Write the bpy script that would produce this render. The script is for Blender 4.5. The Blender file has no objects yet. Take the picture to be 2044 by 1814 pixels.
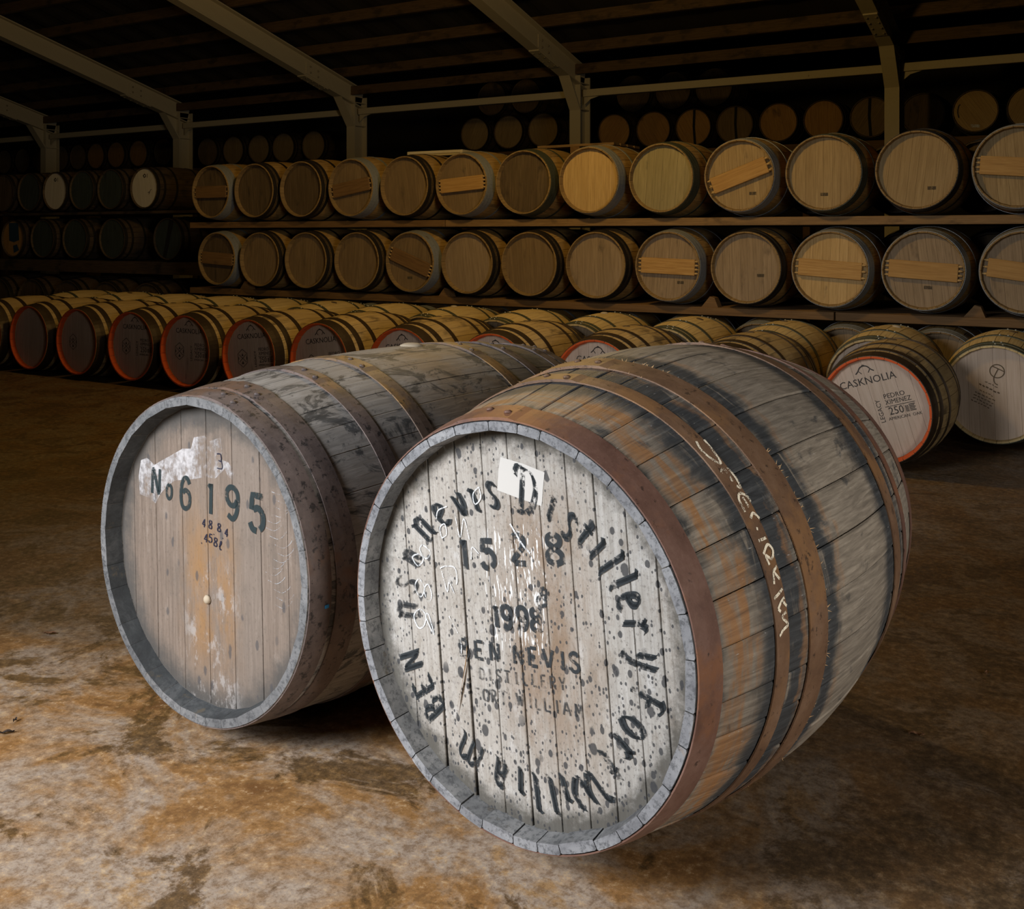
import bpy, bmesh, math, random
from mathutils import Matrix, Vector
PI = math.pi
rnd = random.Random(7)
scene = bpy.context.scene
C = scene.collection

# ------------------------------------------------------------------ camera, world, light, exposure
cd = bpy.data.cameras.new('camera')
cam = bpy.data.objects.new('camera', cd); C.objects.link(cam)
cd.sensor_fit = 'HORIZONTAL'; cd.sensor_width = 36.0
cd.lens = 2055.2 * 36.0 / 2044.0
cd.shift_y = -437.8 / 2044.0
cd.clip_end = 200
cam.location = (0, 0, 1.28)
cam.rotation_euler = (PI / 2, 0, 0.5509)
scene.camera = cam

world = bpy.data.worlds.new('world'); scene.world = world; world.use_nodes = True
world.node_tree.nodes['Background'].inputs[0].default_value = (0.55, 0.5, 0.45, 1)
world.node_tree.nodes['Background'].inputs[1].default_value = 0.006

def area(name, loc, target, sx, sy, power, col, spread=PI):
    l = bpy.data.lights.new(name, 'AREA'); l.shape = 'RECTANGLE'; l.size = sx; l.size_y = sy
    l.energy = power; l.color = col; l.spread = spread
    o = bpy.data.objects.new(name, l); C.objects.link(o); o.location = loc
    o.rotation_euler = (Vector(target) - Vector(loc)).to_track_quat('-Z', 'Y').to_euler()
    return o
def bulb(name, loc, power, col):
    l = bpy.data.lights.new(name, 'POINT'); l.shadow_soft_size = .16; l.energy = power; l.color = col
    o = bpy.data.objects.new(name, l); C.objects.link(o); o.location = loc
    return o
# daylight through the open loading door behind the camera
area('door_daylight', (-3.0, -1.45, 2.25), (-1.6, 1.65, 0.25), 1.5, 1.5, 58, (0.97, 0.98, 1.0), 1.35)
area('side_fill', (3.2, 0.5, 1.25), (-0.6, 2.7, 0.55), 1.4, 1.6, 23, (1.0, 0.94, 0.86), 1.25)  # added fill to brighten the right cask's flank, no real source
# warm hall bulbs hanging under the roof over the floor rows
bulb('hall_bulb', (-3.7, 5.45, 3.45), 140, (1.0, 0.64, 0.19))
bulb('hall_bulb_far', (-8.4, 5.40, 3.85), 30, (1.0, 0.62, 0.17))
scene.cycles.max_bounces = 4; scene.cycles.diffuse_bounces = 2; scene.cycles.glossy_bounces = 1; scene.cycles.transmission_bounces = 1
scene.cycles.caustics_reflective = False; scene.cycles.caustics_refractive = False; scene.cycles.use_light_tree = False; scene.cycles.adaptive_threshold = 0.02

vs = scene.view_settings
vs.view_transform = 'Standard'; vs.look = 'None'; vs.gamma = 1.0; vs.exposure = 0.0
vs.use_curve_mapping = False

# ------------------------------------------------------------------ node helper
class NB:
    def __init__(s, name):
        s.m = bpy.data.materials.new(name); s.m.use_nodes = True
        s.t = s.m.node_tree; s.b = s.t.nodes['Principled BSDF']
    def n(s, k, **kw):
        x = s.t.nodes.new(k)
        for a, v in kw.items(): setattr(x, a, v)
        return x
    def put(s, sock, v):
        if v is None: return
        if isinstance(v, bpy.types.NodeSocket): s.t.links.new(v, sock)
        elif isinstance(v, (tuple, list)) and len(v) == 3 and sock.type == 'RGBA': sock.default_value = (*v, 1)
        else: sock.default_value = v
    def uv(s): return s.n('ShaderNodeTexCoord').outputs['UV']
    def obj(s): return s.n('ShaderNodeTexCoord').outputs['Object']
    def pos(s): return s.n('ShaderNodeNewGeometry').outputs['Position']
    def rand(s): return s.n('ShaderNodeObjectInfo').outputs['Random']
    def sep(s, v):
        x = s.n('ShaderNodeSeparateXYZ'); s.put(x.inputs[0], v); return x.outputs
    def comb(s, a, b, c=0.0):
        x = s.n('ShaderNodeCombineXYZ')
        for i, v in enumerate((a, b, c)): s.put(x.inputs[i], v)
        return x.outputs[0]
    def mapv(s, v, sc=(1, 1, 1), off=(0, 0, 0)):
        x = s.n('ShaderNodeMapping'); s.put(x.inputs['Vector'], v); x.inputs['Scale'].default_value = sc; x.inputs['Location'].default_value = off
        return x.outputs[0]
    def noise(s, v, sc, det=4, rough=.55, dist=0.0):
        x = s.n('ShaderNodeTexNoise'); s.put(x.inputs['Vector'], v); x.inputs['Scale'].default_value = sc
        x.inputs['Detail'].default_value = det; x.inputs['Roughness'].default_value = rough; x.inputs['Distortion'].default_value = dist
        return x.outputs['Fac']
    def voro(s, v, sc, rnd_=1.0):
        x = s.n('ShaderNodeTexVoronoi'); s.put(x.inputs['Vector'], v); x.inputs['Scale'].default_value = sc; x.inputs['Randomness'].default_value = rnd_
        return x.outputs['Distance'], x.outputs['Color']
    def math(s, op, a, b=None, c=None):
        x = s.n('ShaderNodeMath', operation=op)
        for i, v in enumerate((a, b, c)): s.put(x.inputs[i], v)
        return x.outputs[0]
    def ramp(s, f, a, b):                      # smooth 0..1 between a and b (a may exceed b)
        x = s.n('ShaderNodeMapRange', interpolation_type='SMOOTHSTEP')
        s.put(x.inputs[0], f)
        if a < b: x.inputs[1].default_value, x.inputs[2].default_value = a, b; x.inputs[3].default_value, x.inputs[4].default_value = 0, 1
        else: x.inputs[1].default_value, x.inputs[2].default_value = b, a; x.inputs[3].default_value, x.inputs[4].default_value = 1, 0
        return x.outputs[0]
    def band(s, f, lo, hi, soft):              # 1 between lo and hi
        return s.math('MULTIPLY', s.ramp(f, lo - soft, lo + soft), s.ramp(f, hi + soft, hi - soft))
    def mix(s, f, a, b, mode='MIX'):
        x = s.n('ShaderNodeMix', data_type='RGBA', blend_type=mode)
        s.put(x.inputs[0], f); s.put(x.inputs[6], a); s.put(x.inputs[7], b)
        return x.outputs[2]
    def colors(s, f, stops):
        x = s.n('ShaderNodeValToRGB'); s.put(x.inputs[0], f); e = x.color_ramp.elements
        while len(e) < len(stops): e.new(0.5)
        for el, (p, c) in zip(e, stops): el.position = p; el.color = (*c, 1)
        return x.outputs[0]
    def bump(s, h, strength=.3, dist=.002):
        x = s.n('ShaderNodeBump'); x.inputs['Strength'].default_value = strength; x.inputs['Distance'].default_value = dist
        s.put(x.inputs['Height'], h); s.t.links.new(x.outputs[0], s.b.inputs['Normal'])
    def done(s, col, rough=.7, metal=0.0, alpha=None, spec=None):
        s.put(s.b.inputs['Base Color'], col); s.put(s.b.inputs['Roughness'], rough); s.put(s.b.inputs['Metallic'], metal)
        if alpha is not None: s.put(s.b.inputs['Alpha'], alpha)
        if spec is not None: s.b.inputs['Specular IOR Level'].default_value = spec
        return s.m

def offs(n, v):        # shift the pattern from one object to the next
    r = n.math('MULTIPLY', n.rand(), 37.0)
    u = n.sep(v)
    return n.comb(u[0], u[1], r)

# ------------------------------------------------------------------ materials
def wood_mat(name, c1, c2, c3, stain=(.04, .03, .02), stain_lo=.60, rough=.75):
    """u along the grain, v across"""
    n = NB(name); v = offs(n, n.uv())
    g = n.noise(n.mapv(v, (5, 90, 1)), 1.0, 5, .6, .4)
    big = n.noise(n.mapv(v, (3, 6, 1)), 1.0, 4, .6)
    col = n.colors(g, [(.28, c1), (.5, c2), (.72, c3)])
    col = n.mix(n.math('MULTIPLY', n.rand(), .45), col, c1)
    col = n.mix(n.math('MULTIPLY', n.ramp(big, stain_lo, stain_lo + .16), .75), col, stain)
    n.bump(g, .25, .001)
    return n.done(col, rough)
M = {}
M['stave_rack'] = wood_mat('stave_rack', (.22, .13, .04), (.38, .235, .075), (.50, .33, .12), stain_lo=.56)
M['rim_rack'] = wood_mat('rim_rack', (.18, .115, .045), (.29, .19, .075), (.38, .26, .11), stain_lo=.62)
M['stave_pale'] = wood_mat('stave_pale', (.42, .30, .13), (.60, .45, .21), (.70, .54, .28), stain=(.10, .075, .04), stain_lo=.64)
M['stave_orange'] = wood_mat('stave_orange', (.30, .21, .09), (.44, .31, .14), (.54, .40, .19), stain=(.045, .032, .02), stain_lo=.52)
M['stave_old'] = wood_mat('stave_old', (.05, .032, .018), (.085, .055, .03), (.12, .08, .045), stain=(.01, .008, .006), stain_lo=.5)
M['head_tan'] = wood_mat('head_tan', (.27, .185, .085), (.38, .27, .13), (.46, .34, .175), stain_lo=.66)
M['head_brown'] = wood_mat('head_brown', (.15, .10, .05), (.22, .15, .075), (.29, .20, .105), stain_lo=.60)
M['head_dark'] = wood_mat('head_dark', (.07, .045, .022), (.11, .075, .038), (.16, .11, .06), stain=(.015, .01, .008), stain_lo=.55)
M['head_mossy'] = wood_mat('head_mossy', (.24, .20, .10), (.32, .27, .14), (.40, .34, .19), stain=(.05, .05, .03), stain_lo=.60)
M['head_yellow'] = wood_mat('head_yellow', (.40, .26, .10), (.54, .37, .16), (.64, .46, .22), stain_lo=.66)
M['head_pink'] = wood_mat('head_pink', (.42, .32, .24), (.52, .41, .32), (.58, .47, .38), stain=(.22, .16, .12), stain_lo=.66)
M['head_grey'] = wood_mat('head_grey', (.23, .165, .098), (.32, .235, .145), (.40, .30, .195), stain=(.09, .065, .042), stain_lo=.60)
M['head_ochre'] = wood_mat('head_ochre', (.32, .17, .055), (.45, .25, .08), (.52, .32, .12), stain=(.08, .045, .02), stain_lo=.60)
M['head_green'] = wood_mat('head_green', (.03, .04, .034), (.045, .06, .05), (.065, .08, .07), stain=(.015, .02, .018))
M['head_white'] = wood_mat('head_white', (.62, .56, .43), (.68, .62, .49), (.72, .66, .54), stain=(.5, .44, .33), stain_lo=.68)
M['plank'] = wood_mat('plank', (.36, .20, .06), (.48, .28, .09), (.60, .38, .14), stain=(.18, .10, .04), stain_lo=.66)
M['plank_dark'] = wood_mat('plank_dark', (.13, .07, .025), (.20, .11, .04), (.26, .15, .06), stain=(.04, .025, .015), stain_lo=.58)
M['rail'] = wood_mat('rail', (.16, .095, .04), (.25, .15, .06), (.34, .21, .09), stain=(.05, .03, .015), stain_lo=.55)
M['purlin'] = wood_mat('purlin', (.075, .042, .02), (.125, .075, .034), (.18, .115, .055), stain=(.03, .02, .01), stain_lo=.5)

def metal_mat(name, c1, c2, rust=(.10, .05, .025), metal=.55, rough=.42, lo=.58):
    n = NB(name); v = offs(n, n.uv())
    a = n.noise(n.mapv(v, (14, 14, 1)), 1.0, 5, .65); b = n.noise(n.mapv(v, (60, 60, 1)), 1.0, 3)
    col = n.mix(b, c1, c2); col = n.mix(n.ramp(a, lo, lo + .15), col, rust)
    n.bump(b, .15, .001)
    return n.done(col, n.math('ADD', n.math('MULTIPLY', a, .25), rough - .12), metal)
M['hoop_galv'] = metal_mat('hoop_galv', (.25, .265, .275), (.38, .395, .40), (.17, .13, .085), .35, .48, .60)
M['hoop_dark'] = metal_mat('hoop_dark', (.018, .015, .012), (.032, .026, .02), (.05, .03, .018), .3, .5)
M['hoop_brown'] = metal_mat('hoop_brown', (.034, .022, .013), (.058, .038, .023), (.022, .014, .009), .35, .42)
M['hoop_green'] = metal_mat('hoop_green', (.07, .08, .055), (.11, .12, .085), (.06, .05, .03), .4, .45)
M['rivet'] = metal_mat('rivet', (.7, .72, .7), (.8, .82, .8), (.6, .6, .58), .7, .35, .8)
M['steel_paint'] = metal_mat('steel_paint', (.50, .44, .30), (.58, .51, .36), (.28, .21, .12), 0.0, .62, .66)
M['bolt'] = metal_mat('bolt', (.26, .22, .15), (.33, .28, .19), (.10, .07, .04), .2, .5)

def plain(name, col, rough=.6):
    n = NB(name); a = n.noise(n.obj(), 30.0, 4)
    return n.done(n.mix(n.math('MULTIPLY', a, .35), col, tuple(c * .55 for c in col)), rough)
M['orange_rim'] = plain('orange_rim', (.62, .085, .006), .75)
M['ink'] = plain('ink', (.030, .024, .02), .7)
M['gap'] = plain('gap', (.012, .01, .009), .9)
M['blue_tarp'] = plain('blue_tarp', (.03, .07, .13), .6)
M['cork'] = plain('cork', (.50, .42, .31), .8)
M['leaf'] = plain('leaf', (.16, .075, .035), .7)
M['leaf_dark'] = plain('leaf_dark', (.035, .022, .016), .7)
M['blue_chip'] = plain('blue_chip', (.03, .25, .55), .4)
M['splinter'] = plain('splinter', (.58, .36, .17), .8)

def paint_mat(name, col, scale, lo, hi, strength=1.0):
    """stencil paint or chalk, worn through where the noise is low"""
    n = NB(name); v = n.obj()
    a = n.noise(n.mapv(v, (1, 1, .35)), scale, 6, .75); b = n.noise(v, scale * 5, 3, .6)
    f = n.math('ADD', n.math('MULTIPLY', a, .65), n.math('MULTIPLY', b, .35))
    n.m.blend_method = 'HASHED'
    return n.done(col, .85, alpha=n.math('MULTIPLY', n.ramp(f, lo, hi), strength), spec=.2)
M['stencil'] = paint_mat('stencil', (.035, .042, .048), 30, .40, .50, .92)
M['stencil_faint'] = paint_mat('stencil_faint', (.045, .05, .055), 30, .40, .54, .80)
M['stencil_green'] = paint_mat('stencil_green', (.028, .042, .046), 30, .36, .48, .9)
M['pen'] = paint_mat('pen', (.02, .022, .045), 40, .2, .3, .95)
M['chalk'] = paint_mat('chalk', (.80, .84, .88), 60, .40, .54, .9)
M['chalk_faint'] = paint_mat('chalk_faint', (.68, .76, .86), 50, .44, .60, .6)
M['chalk_cream'] = paint_mat('chalk_cream', (.90, .82, .66), 75, .43, .52, .95)
M['stamp'] = paint_mat('stamp', (.09, .075, .055), 60, .36, .52, .8)
M['smear'] = paint_mat('smear', (.60, .59, .61), 13, .40, .64, .88)
M['label_paper'] = paint_mat('label_paper', (.62, .61, .59), 12, .16, .26, .94)

# --- right cask
def right_stave():
    n = NB('weathered_stave_black'); v = offs(n, n.uv()); s = n.sep(n.uv()); u = s[0]
    g = n.noise(n.mapv(v, (9, 110, 1)), 1.0, 5, .65, .5)
    cross = n.noise(n.mapv(v, (30, 5, 1)), 1.0, 4, .6, .6)
    blot = n.noise(n.mapv(v, (7, 9, 1)), 1.0, 5, .65, .4)
    uw = n.math('ADD', u, n.math('MULTIPLY', n.math('SUBTRACT', blot, .5), .14))
    grey = n.colors(g, [(.25, (.12, .102, .082)), (.5, (.235, .20, .16)), (.75, (.38, .33, .27))])
    bare = n.colors(g, [(.25, (.16, .08, .035)), (.5, (.30, .145, .055)), (.75, (.40, .22, .09))])
    black = n.colors(g, [(.25, (.016, .017, .019)), (.55, (.042, .046, .051)), (.8, (.10, .105, .11))])
    ob = n.math('MAXIMUM', n.band(uw, .085, .165, .02), n.math('MAXIMUM', n.math('MULTIPLY', n.band(uw, .318, .338, .008), .6), n.math('MULTIPLY', n.band(uw, .475, .50, .01), .45)))
    ob = n.math('MULTIPLY', ob, n.ramp(cross, .38, .60))
    bb = n.math('MAXIMUM', n.band(uw, .17, .345, .035), n.math('MAXIMUM', n.band(uw, .40, .475, .025), n.math('MAXIMUM', n.band(uw, .77, .98, .04), n.band(uw, -.2, .07, .02))))
    bb = n.math('MULTIPLY', bb, n.ramp(cross, .26, .42))
    bb = n.math('MAXIMUM', bb, n.math('MULTIPLY', n.ramp(blot, .58, .70), .8))
    col = n.mix(bb, grey, black); col = n.mix(n.math('MULTIPLY', ob, .9), col, bare)
    lite = n.noise(n.mapv(v, (50, 160, 1)), 1.0, 2)
    col = n.mix(n.math('MULTIPLY', n.ramp(lite, .70, .78), .5), col, (.5, .5, .5))
    col = n.mix(n.math('MULTIPLY', n.rand(), .22), col, (.05, .05, .05))
    n.bump(g, .7, .002)
    return n.done(col, .58)
M['stave_right'] = right_stave()
def left_stave():
    n = NB('weathered_stave_grey'); v = offs(n, n.uv()); s = n.sep(n.uv()); u = s[0]
    g = n.noise(n.mapv(v, (8, 70, 1)), 1.0, 5, .65, .6)
    blot = n.noise(n.mapv(n.uv(), (6, 9, 1), (2.2, .6, 0)), 1.0, 8, .74, 1.2)
    patch = n.noise(n.mapv(n.uv(), (2.4, 5, 1), (3, 1, 0)), 1.0, 4, .6)
    grey = n.colors(g, [(.25, (.16, .15, .14)), (.5, (.27, .255, .24)), (.75, (.36, .345, .33))])
    tan = n.colors(g, [(.25, (.16, .125, .09)), (.5, (.27, .205, .145)), (.75, (.34, .265, .19))])
    col = n.mix(n.math('MULTIPLY', n.ramp(u, .32, .75), n.ramp(patch, .36, .58)), grey, tan)
    black = n.colors(g, [(.3, (.028, .03, .033)), (.7, (.075, .078, .082))])
    col = n.mix(n.math('MULTIPLY', n.ramp(blot, .51, .585), .9), col, black)
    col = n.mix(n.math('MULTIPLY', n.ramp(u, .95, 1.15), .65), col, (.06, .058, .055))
    sp = n.noise(n.mapv(v, (60, 60, 1)), 1.0, 3)
    col = n.mix(n.math('MULTIPLY', n.ramp(sp, .66, .74), .6), col, (.05, .045, .04))
    n.bump(g, .5, .0015)
    return n.done(col, .66)
M['stave_left'] = left_stave()
def rim_mat(name, c1, c2, c3, tan, amt):
    n = NB(name); v = n.obj(); a = n.noise(v, 8.0, 8, .72, .6); b = n.noise(v, 70.0, 6, .75); c = n.noise(n.mapv(v, (1, 1, 1), (3, 1, 2)), 14.0, 6, .7)
    col = n.colors(a, [(.30, c1), (.5, c2), (.70, c3)])
    col = n.mix(n.math('MULTIPLY', n.ramp(c, .60, .70), amt), col, tan)
    col = n.mix(n.math('MULTIPLY', n.ramp(b, .47, .62), .68), col, (.035, .038, .043))
    col = n.mix(n.math('MULTIPLY', n.rand(), .25), col, c1)
    n.bump(b, .45, .0015)
    return n.done(col, .8)
M['rim_right'] = rim_mat('chime_right', (.12, .125, .14), (.24, .25, .27), (.36, .37, .385), (.36, .29, .22), .5)
M['rim_left'] = rim_mat('chime_left', (.075, .08, .087), (.17, .175, .182), (.27, .27, .275), (.30, .25, .20), .4)
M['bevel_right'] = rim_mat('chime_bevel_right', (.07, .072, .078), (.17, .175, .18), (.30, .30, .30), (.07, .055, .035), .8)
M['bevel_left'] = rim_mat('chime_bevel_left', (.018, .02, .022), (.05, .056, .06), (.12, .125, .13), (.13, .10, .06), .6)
def rust_mat(name, c1, c2, c3, dark, orange, of=.0, lo=.60):
    n = NB(name); v = n.mapv(n.obj(), (1, 1, 1)); a = n.noise(v, 7.0, 6, .7); b = n.noise(v, 46.0, 5, .72); c = n.noise(v, 200.0, 2)
    d = n.noise(n.mapv(v, (1, 1, 1), (5, 2, 1)), 4.0, 5, .65)
    col = n.colors(a, [(.3, c1), (.5, c2), (.7, c3)])
    col = n.mix(n.math('MULTIPLY', n.ramp(d, .52 - of, .64 - of), .75), col, orange)
    col = n.mix(n.math('MULTIPLY', n.ramp(b, lo, lo + .09), .85), col, dark)
    col = n.mix(n.math('MULTIPLY', n.ramp(c, .62, .72), .3), col, c3)
    n.bump(n.math('ADD', b, n.math('MULTIPLY', c, .4)), .35, .0012)
    return n.done(col, .55, .15)
M['rust_right'] = rust_mat('rust_right', (.105, .052, .038), (.165, .088, .066), (.235, .14, .11), (.045, .026, .02), (.24, .105, .05), .0, .60)
M['rust_tan'] = rust_mat('rust_tan', (.095, .052, .032), (.16, .09, .052), (.22, .135, .085), (.045, .027, .018), (.25, .13, .055), .0, .58)
M['rust_left'] = rust_mat('rust_left', (.075, .058, .055), (.135, .105, .098), (.20, .155, .14), (.022, .02, .021), (.17, .095, .06), -.02, .54)
M['rust_left_orange'] = rust_mat('rust_left_orange', (.10, .07, .055), (.16, .115, .09), (.21, .155, .12), (.03, .026, .024), (.34, .19, .06), .05, .56)

def right_head():
    n = NB('limewashed_head'); uv = n.uv(); s = n.sep(uv); x, y = s[0], s[1]
    v = offs(n, uv)
    g = n.noise(n.mapv(v, (150, 7, 1)), 1.0, 6, .7, .4); fine = n.noise(n.mapv(uv, (1, .7, 1)), 150.0, 5, .78); gr = n.noise(n.mapv(uv, (1, .55, 1)), 16.0, 8, .75)
    col = n.colors(g, [(.25, (.26, .248, .23)), (.48, (.40, .388, .365)), (.72, (.53, .525, .51))])
    col = n.mix(n.math('MULTIPLY', n.rand(), .28), col, (.40, .34, .28))
    col = n.mix(n.math('MULTIPLY', n.ramp(gr, .50, .66), .62), col, (.25, .215, .175))
    col = n.mix(n.math('MULTIPLY', n.ramp(gr, .46, .34), .45), col, (.62, .63, .64))
    # brown worn middle
    cx = n.math('ABSOLUTE', n.math('SUBTRACT', x, n.math('ADD', .035, n.math('MULTIPLY', n.noise(uv, 7.0, 3), .06))))
    mid = n.math('MULTIPLY', n.ramp(cx, .16, .04), n.math('MULTIPLY', n.ramp(y, -.36, -.1), n.ramp(y, .33, .18)))
    br = n.noise(n.mapv(uv, (16, 5, 1)), 1.0, 6, .7)
    col = n.mix(n.math('MULTIPLY', mid, n.math('ADD', .22, n.math('MULTIPLY', n.ramp(br, .38, .6), .55))), col, (.23, .15, .09))
    # dirt round the edge
    r = n.math('SQRT', n.math('ADD', n.math('MULTIPLY', x, x), n.math('MULTIPLY', y, y)))
    e = n.math('ADD', r, n.math('MULTIPLY', n.math('SUBTRACT', n.noise(uv, 24.0, 6, .75), .5), .09))
    col = n.mix(n.math('MULTIPLY', n.ramp(e, .335, .378), .88), col, (.07, .066, .056))
    col = n.mix(n.math('MULTIPLY', n.ramp(fine, .52, .66), .60), col, (.10, .09, .078))
    # white flecks, drawn out along the grain
    fl = n.noise(n.mapv(uv, (190, 26, 1)), 1.0, 3, .6)
    reg = n.math('MULTIPLY', n.ramp(n.math('ABSOLUTE', n.math('ADD', x, .0)), .16, .05), n.math('MULTIPLY', n.ramp(y, -.14, -.02), n.ramp(y, .28, .17)))
    col = n.mix(n.ramp(n.math('ADD', fl, n.math('MULTIPLY', n.math('SUBTRACT', reg, 1.0), .4)), .56, .59), col, (.80, .81, .82))
    # mould spots: three sizes
    for sc, rad, thr, zn in ((120, .34, .74, .0), (56, .33, .80, .0), (31, .31, .87, .05)):
        d, c = n.voro(n.mapv(uv, (1.0, .72, 1), (sc * .13, sc * .31, 0)), sc)
        w = n.noise(uv, 80.0, 2); cs = n.sep(c)
        dens = n.math('ADD', cs[0], n.math('MULTIPLY', n.ramp(y, .22, -.22), .22))
        spot = n.math('MULTIPLY', n.ramp(n.math('ADD', d, n.math('MULTIPLY', w, .14)), rad + .07, rad), n.ramp(dens, thr, thr + .02))
        col = n.mix(n.math('MULTIPLY', spot, .88), col, (.045, .047, .052))
    n.bump(n.math('ADD', g, n.math('MULTIPLY', fine, .5)), .35, .001)
    return n.done(col, .78, spec=.3)
M['head_right'] = right_head()
def left_head():
    n = NB('worn_oak_head'); uv = n.uv(); s = n.sep(uv); x, y = s[0], s[1]
    v = offs(n, uv)
    g = n.noise(n.mapv(v, (130, 6, 1)), 1.0, 6, .7, .5); fine = n.noise(n.mapv(uv, (1, .6, 1)), 130.0, 5, .76); gr = n.noise(n.mapv(uv, (1, .5, 1), (5, 2, 0)), 13.0, 8, .75)
    col = n.colors(g, [(.25, (.125, .095, .075)), (.48, (.205, .158, .126)), (.72, (.285, .228, .188))])
    col = n.mix(n.math('MULTIPLY', n.rand(), .5), col, (.21, .18, .155))
    col = n.mix(n.math('MULTIPLY', n.ramp(gr, .50, .66), .6), col, (.15, .125, .105))
    col = n.mix(n.math('MULTIPLY', n.ramp(gr, .45, .33), .4), col, (.34, .295, .26))
    big = n.noise(n.mapv(uv, (9, 3, 1), (4, 4, 0)), 1.0, 6, .7)
    oran = n.math('MULTIPLY', n.ramp(n.math('ABSOLUTE', n.math('SUBTRACT', x, .0)), .16, .03), n.math('MULTIPLY', n.ramp(y, -.36, -.16), n.ramp(y, .22, -.05)))
    col = n.mix(n.math('MULTIPLY', oran, n.math('MULTIPLY', n.ramp(big, .38, .62), .85)), col, (.30, .165, .065))
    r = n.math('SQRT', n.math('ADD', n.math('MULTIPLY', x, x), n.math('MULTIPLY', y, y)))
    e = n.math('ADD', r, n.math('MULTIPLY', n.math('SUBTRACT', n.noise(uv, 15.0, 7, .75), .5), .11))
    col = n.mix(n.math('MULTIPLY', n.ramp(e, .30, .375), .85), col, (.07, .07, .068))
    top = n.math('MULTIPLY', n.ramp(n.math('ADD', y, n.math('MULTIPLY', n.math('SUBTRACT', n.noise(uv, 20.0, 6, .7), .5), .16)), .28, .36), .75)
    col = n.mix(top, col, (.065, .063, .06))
    d, c = n.voro(n.mapv(uv, (1, .5, 1)), 40.0)
    spot = n.math('MULTIPLY', n.ramp(n.math('ADD', d, n.math('MULTIPLY', fine, .3)), .46, .34), n.ramp(n.sep(c)[0], .84, .86))
    col = n.mix(n.math('MULTIPLY', spot, .7), col, (.07, .07, .075))
    col = n.mix(n.math('MULTIPLY', n.ramp(fine, .54, .68), .5), col, (.10, .08, .066))
    pale = n.noise(n.mapv(uv, (13, 7, 1), (2, 7, 0)), 1.0, 8, .75)
    pm = n.math('MULTIPLY', n.ramp(pale, .53, .60), n.math('MULTIPLY', n.ramp(n.math('ABSOLUTE', x), .13, .07), n.ramp(y, .0, -.06)))
    col = n.mix(n.math('MULTIPLY', pm, .6), col, (.40, .38, .37))
    n.bump(n.math('ADD', g, n.math('MULTIPLY', fine, .4)), .35, .001)
    return n.done(col, .74, spec=.3)
M['head_left'] = left_head()

def floor_mat():
    n = NB('stained_concrete'); p = n.pos()
    a = n.noise(n.mapv(p, (1, 1, 1), (3.1, .7, 0)), 2.3, 9, .70, .5); b = n.noise(n.mapv(p, (1, 1, 1), (7, 3, 0)), 3.2, 9, .72, .7); c = n.noise(p, 34.0, 7, .8)
    f = n.noise(p, 150.0, 4, .75)
    col = n.colors(a, [(.36, (.17, .075, .02)), (.45, (.32, .165, .055)), (.52, (.34, .235, .15)), (.58, (.39, .315, .25)), (.64, (.36, .225, .11)), (.72, (.47, .27, .11))])
    col = n.mix(n.math('MULTIPLY', n.ramp(c, .45, .62), .65), col, (.13, .065, .022))
    col = n.mix(n.math('MULTIPLY', n.ramp(c, .46, .36), .55), col, (.62, .44, .25))
    dark = n.colors(c, [(.34, (.26, .145, .05)), (.48, (.12, .065, .022)), (.64, (.05, .03, .013))])
    dm = n.ramp(b, .505, .575)
    col = n.mix(n.math('MULTIPLY', dm, .9), col, dark)
    col = n.mix(n.math('MULTIPLY', n.ramp(f, .60, .70), .4), col, (.55, .42, .28))
    # door light's falloff painted in: darker away from the near patch, partly damp brown
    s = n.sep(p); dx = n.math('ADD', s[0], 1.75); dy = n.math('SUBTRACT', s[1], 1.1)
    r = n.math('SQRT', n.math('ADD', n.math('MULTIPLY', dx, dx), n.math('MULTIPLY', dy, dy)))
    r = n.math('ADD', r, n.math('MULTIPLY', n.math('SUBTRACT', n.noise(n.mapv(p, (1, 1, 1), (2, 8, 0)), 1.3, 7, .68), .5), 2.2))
    damp = n.colors(c, [(.34, (.15, .10, .055)), (.5, (.075, .048, .026)), (.66, (.035, .024, .014))])  # damp brown, also serving as the painted shade colour
    shade_damp = n.ramp(r, .95, 1.9)
    col = n.mix(n.math('MULTIPLY', shade_damp, .72), col, damp)
    n.bump(n.math('ADD', n.math('MULTIPLY', c, .6), n.math('MULTIPLY', f, .3)), .4, .003)
    ro = n.math('SUBTRACT', .74, n.math('MULTIPLY', n.math('MAXIMUM', dm, n.math('MULTIPLY', shade_damp, .7)), .26))
    return n.done(col, ro, spec=.35)
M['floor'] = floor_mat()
M['roof'] = plain('roof_sheet', (.035, .028, .022), .8)
M['wall'] = plain('wall_sheet', (.035, .03, .026), .9)

# ------------------------------------------------------------------ mesh helpers
def mesh_from(name, verts, faces, uvs=None, mat=None, mats=None, fmat=None, smooth=False):
    me = bpy.data.meshes.new(name); me.from_pydata(verts, [], faces)
    if uvs is not None:
        l = me.uv_layers.new(name='UVMap')
        for lp in me.loops: l.data[lp.index].uv = uvs[lp.vertex_index]
    for m in (mats or ([mat] if mat else [])): me.materials.append(m)
    if fmat:
        for p, i in zip(me.polygons, fmat): p.material_index = i
    if smooth:
        for p in me.polygons: p.use_smooth = True
    me.validate(); me.update()
    return me
def fix(me):
    bm = bmesh.new(); bm.from_mesh(me); bmesh.ops.recalc_face_normals(bm, faces=bm.faces); bm.to_mesh(me); bm.free(); return me
def obj(name, me, parent=None, mat=None, mx=None):
    o = bpy.data.objects.new(name, me); C.objects.link(o)
    if parent: o.parent = parent
    if mx is not None: o.matrix_local = mx
    if mat is not None:
        o.material_slots[0].link = 'OBJECT'; o.material_slots[0].material = mat
    return o
def empty(name, loc, rz=0.0):
    o = bpy.data.objects.new(name, None); C.objects.link(o); o.location = loc; o.rotation_euler = (0, 0, rz); o.empty_display_size = .1
    return o
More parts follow.
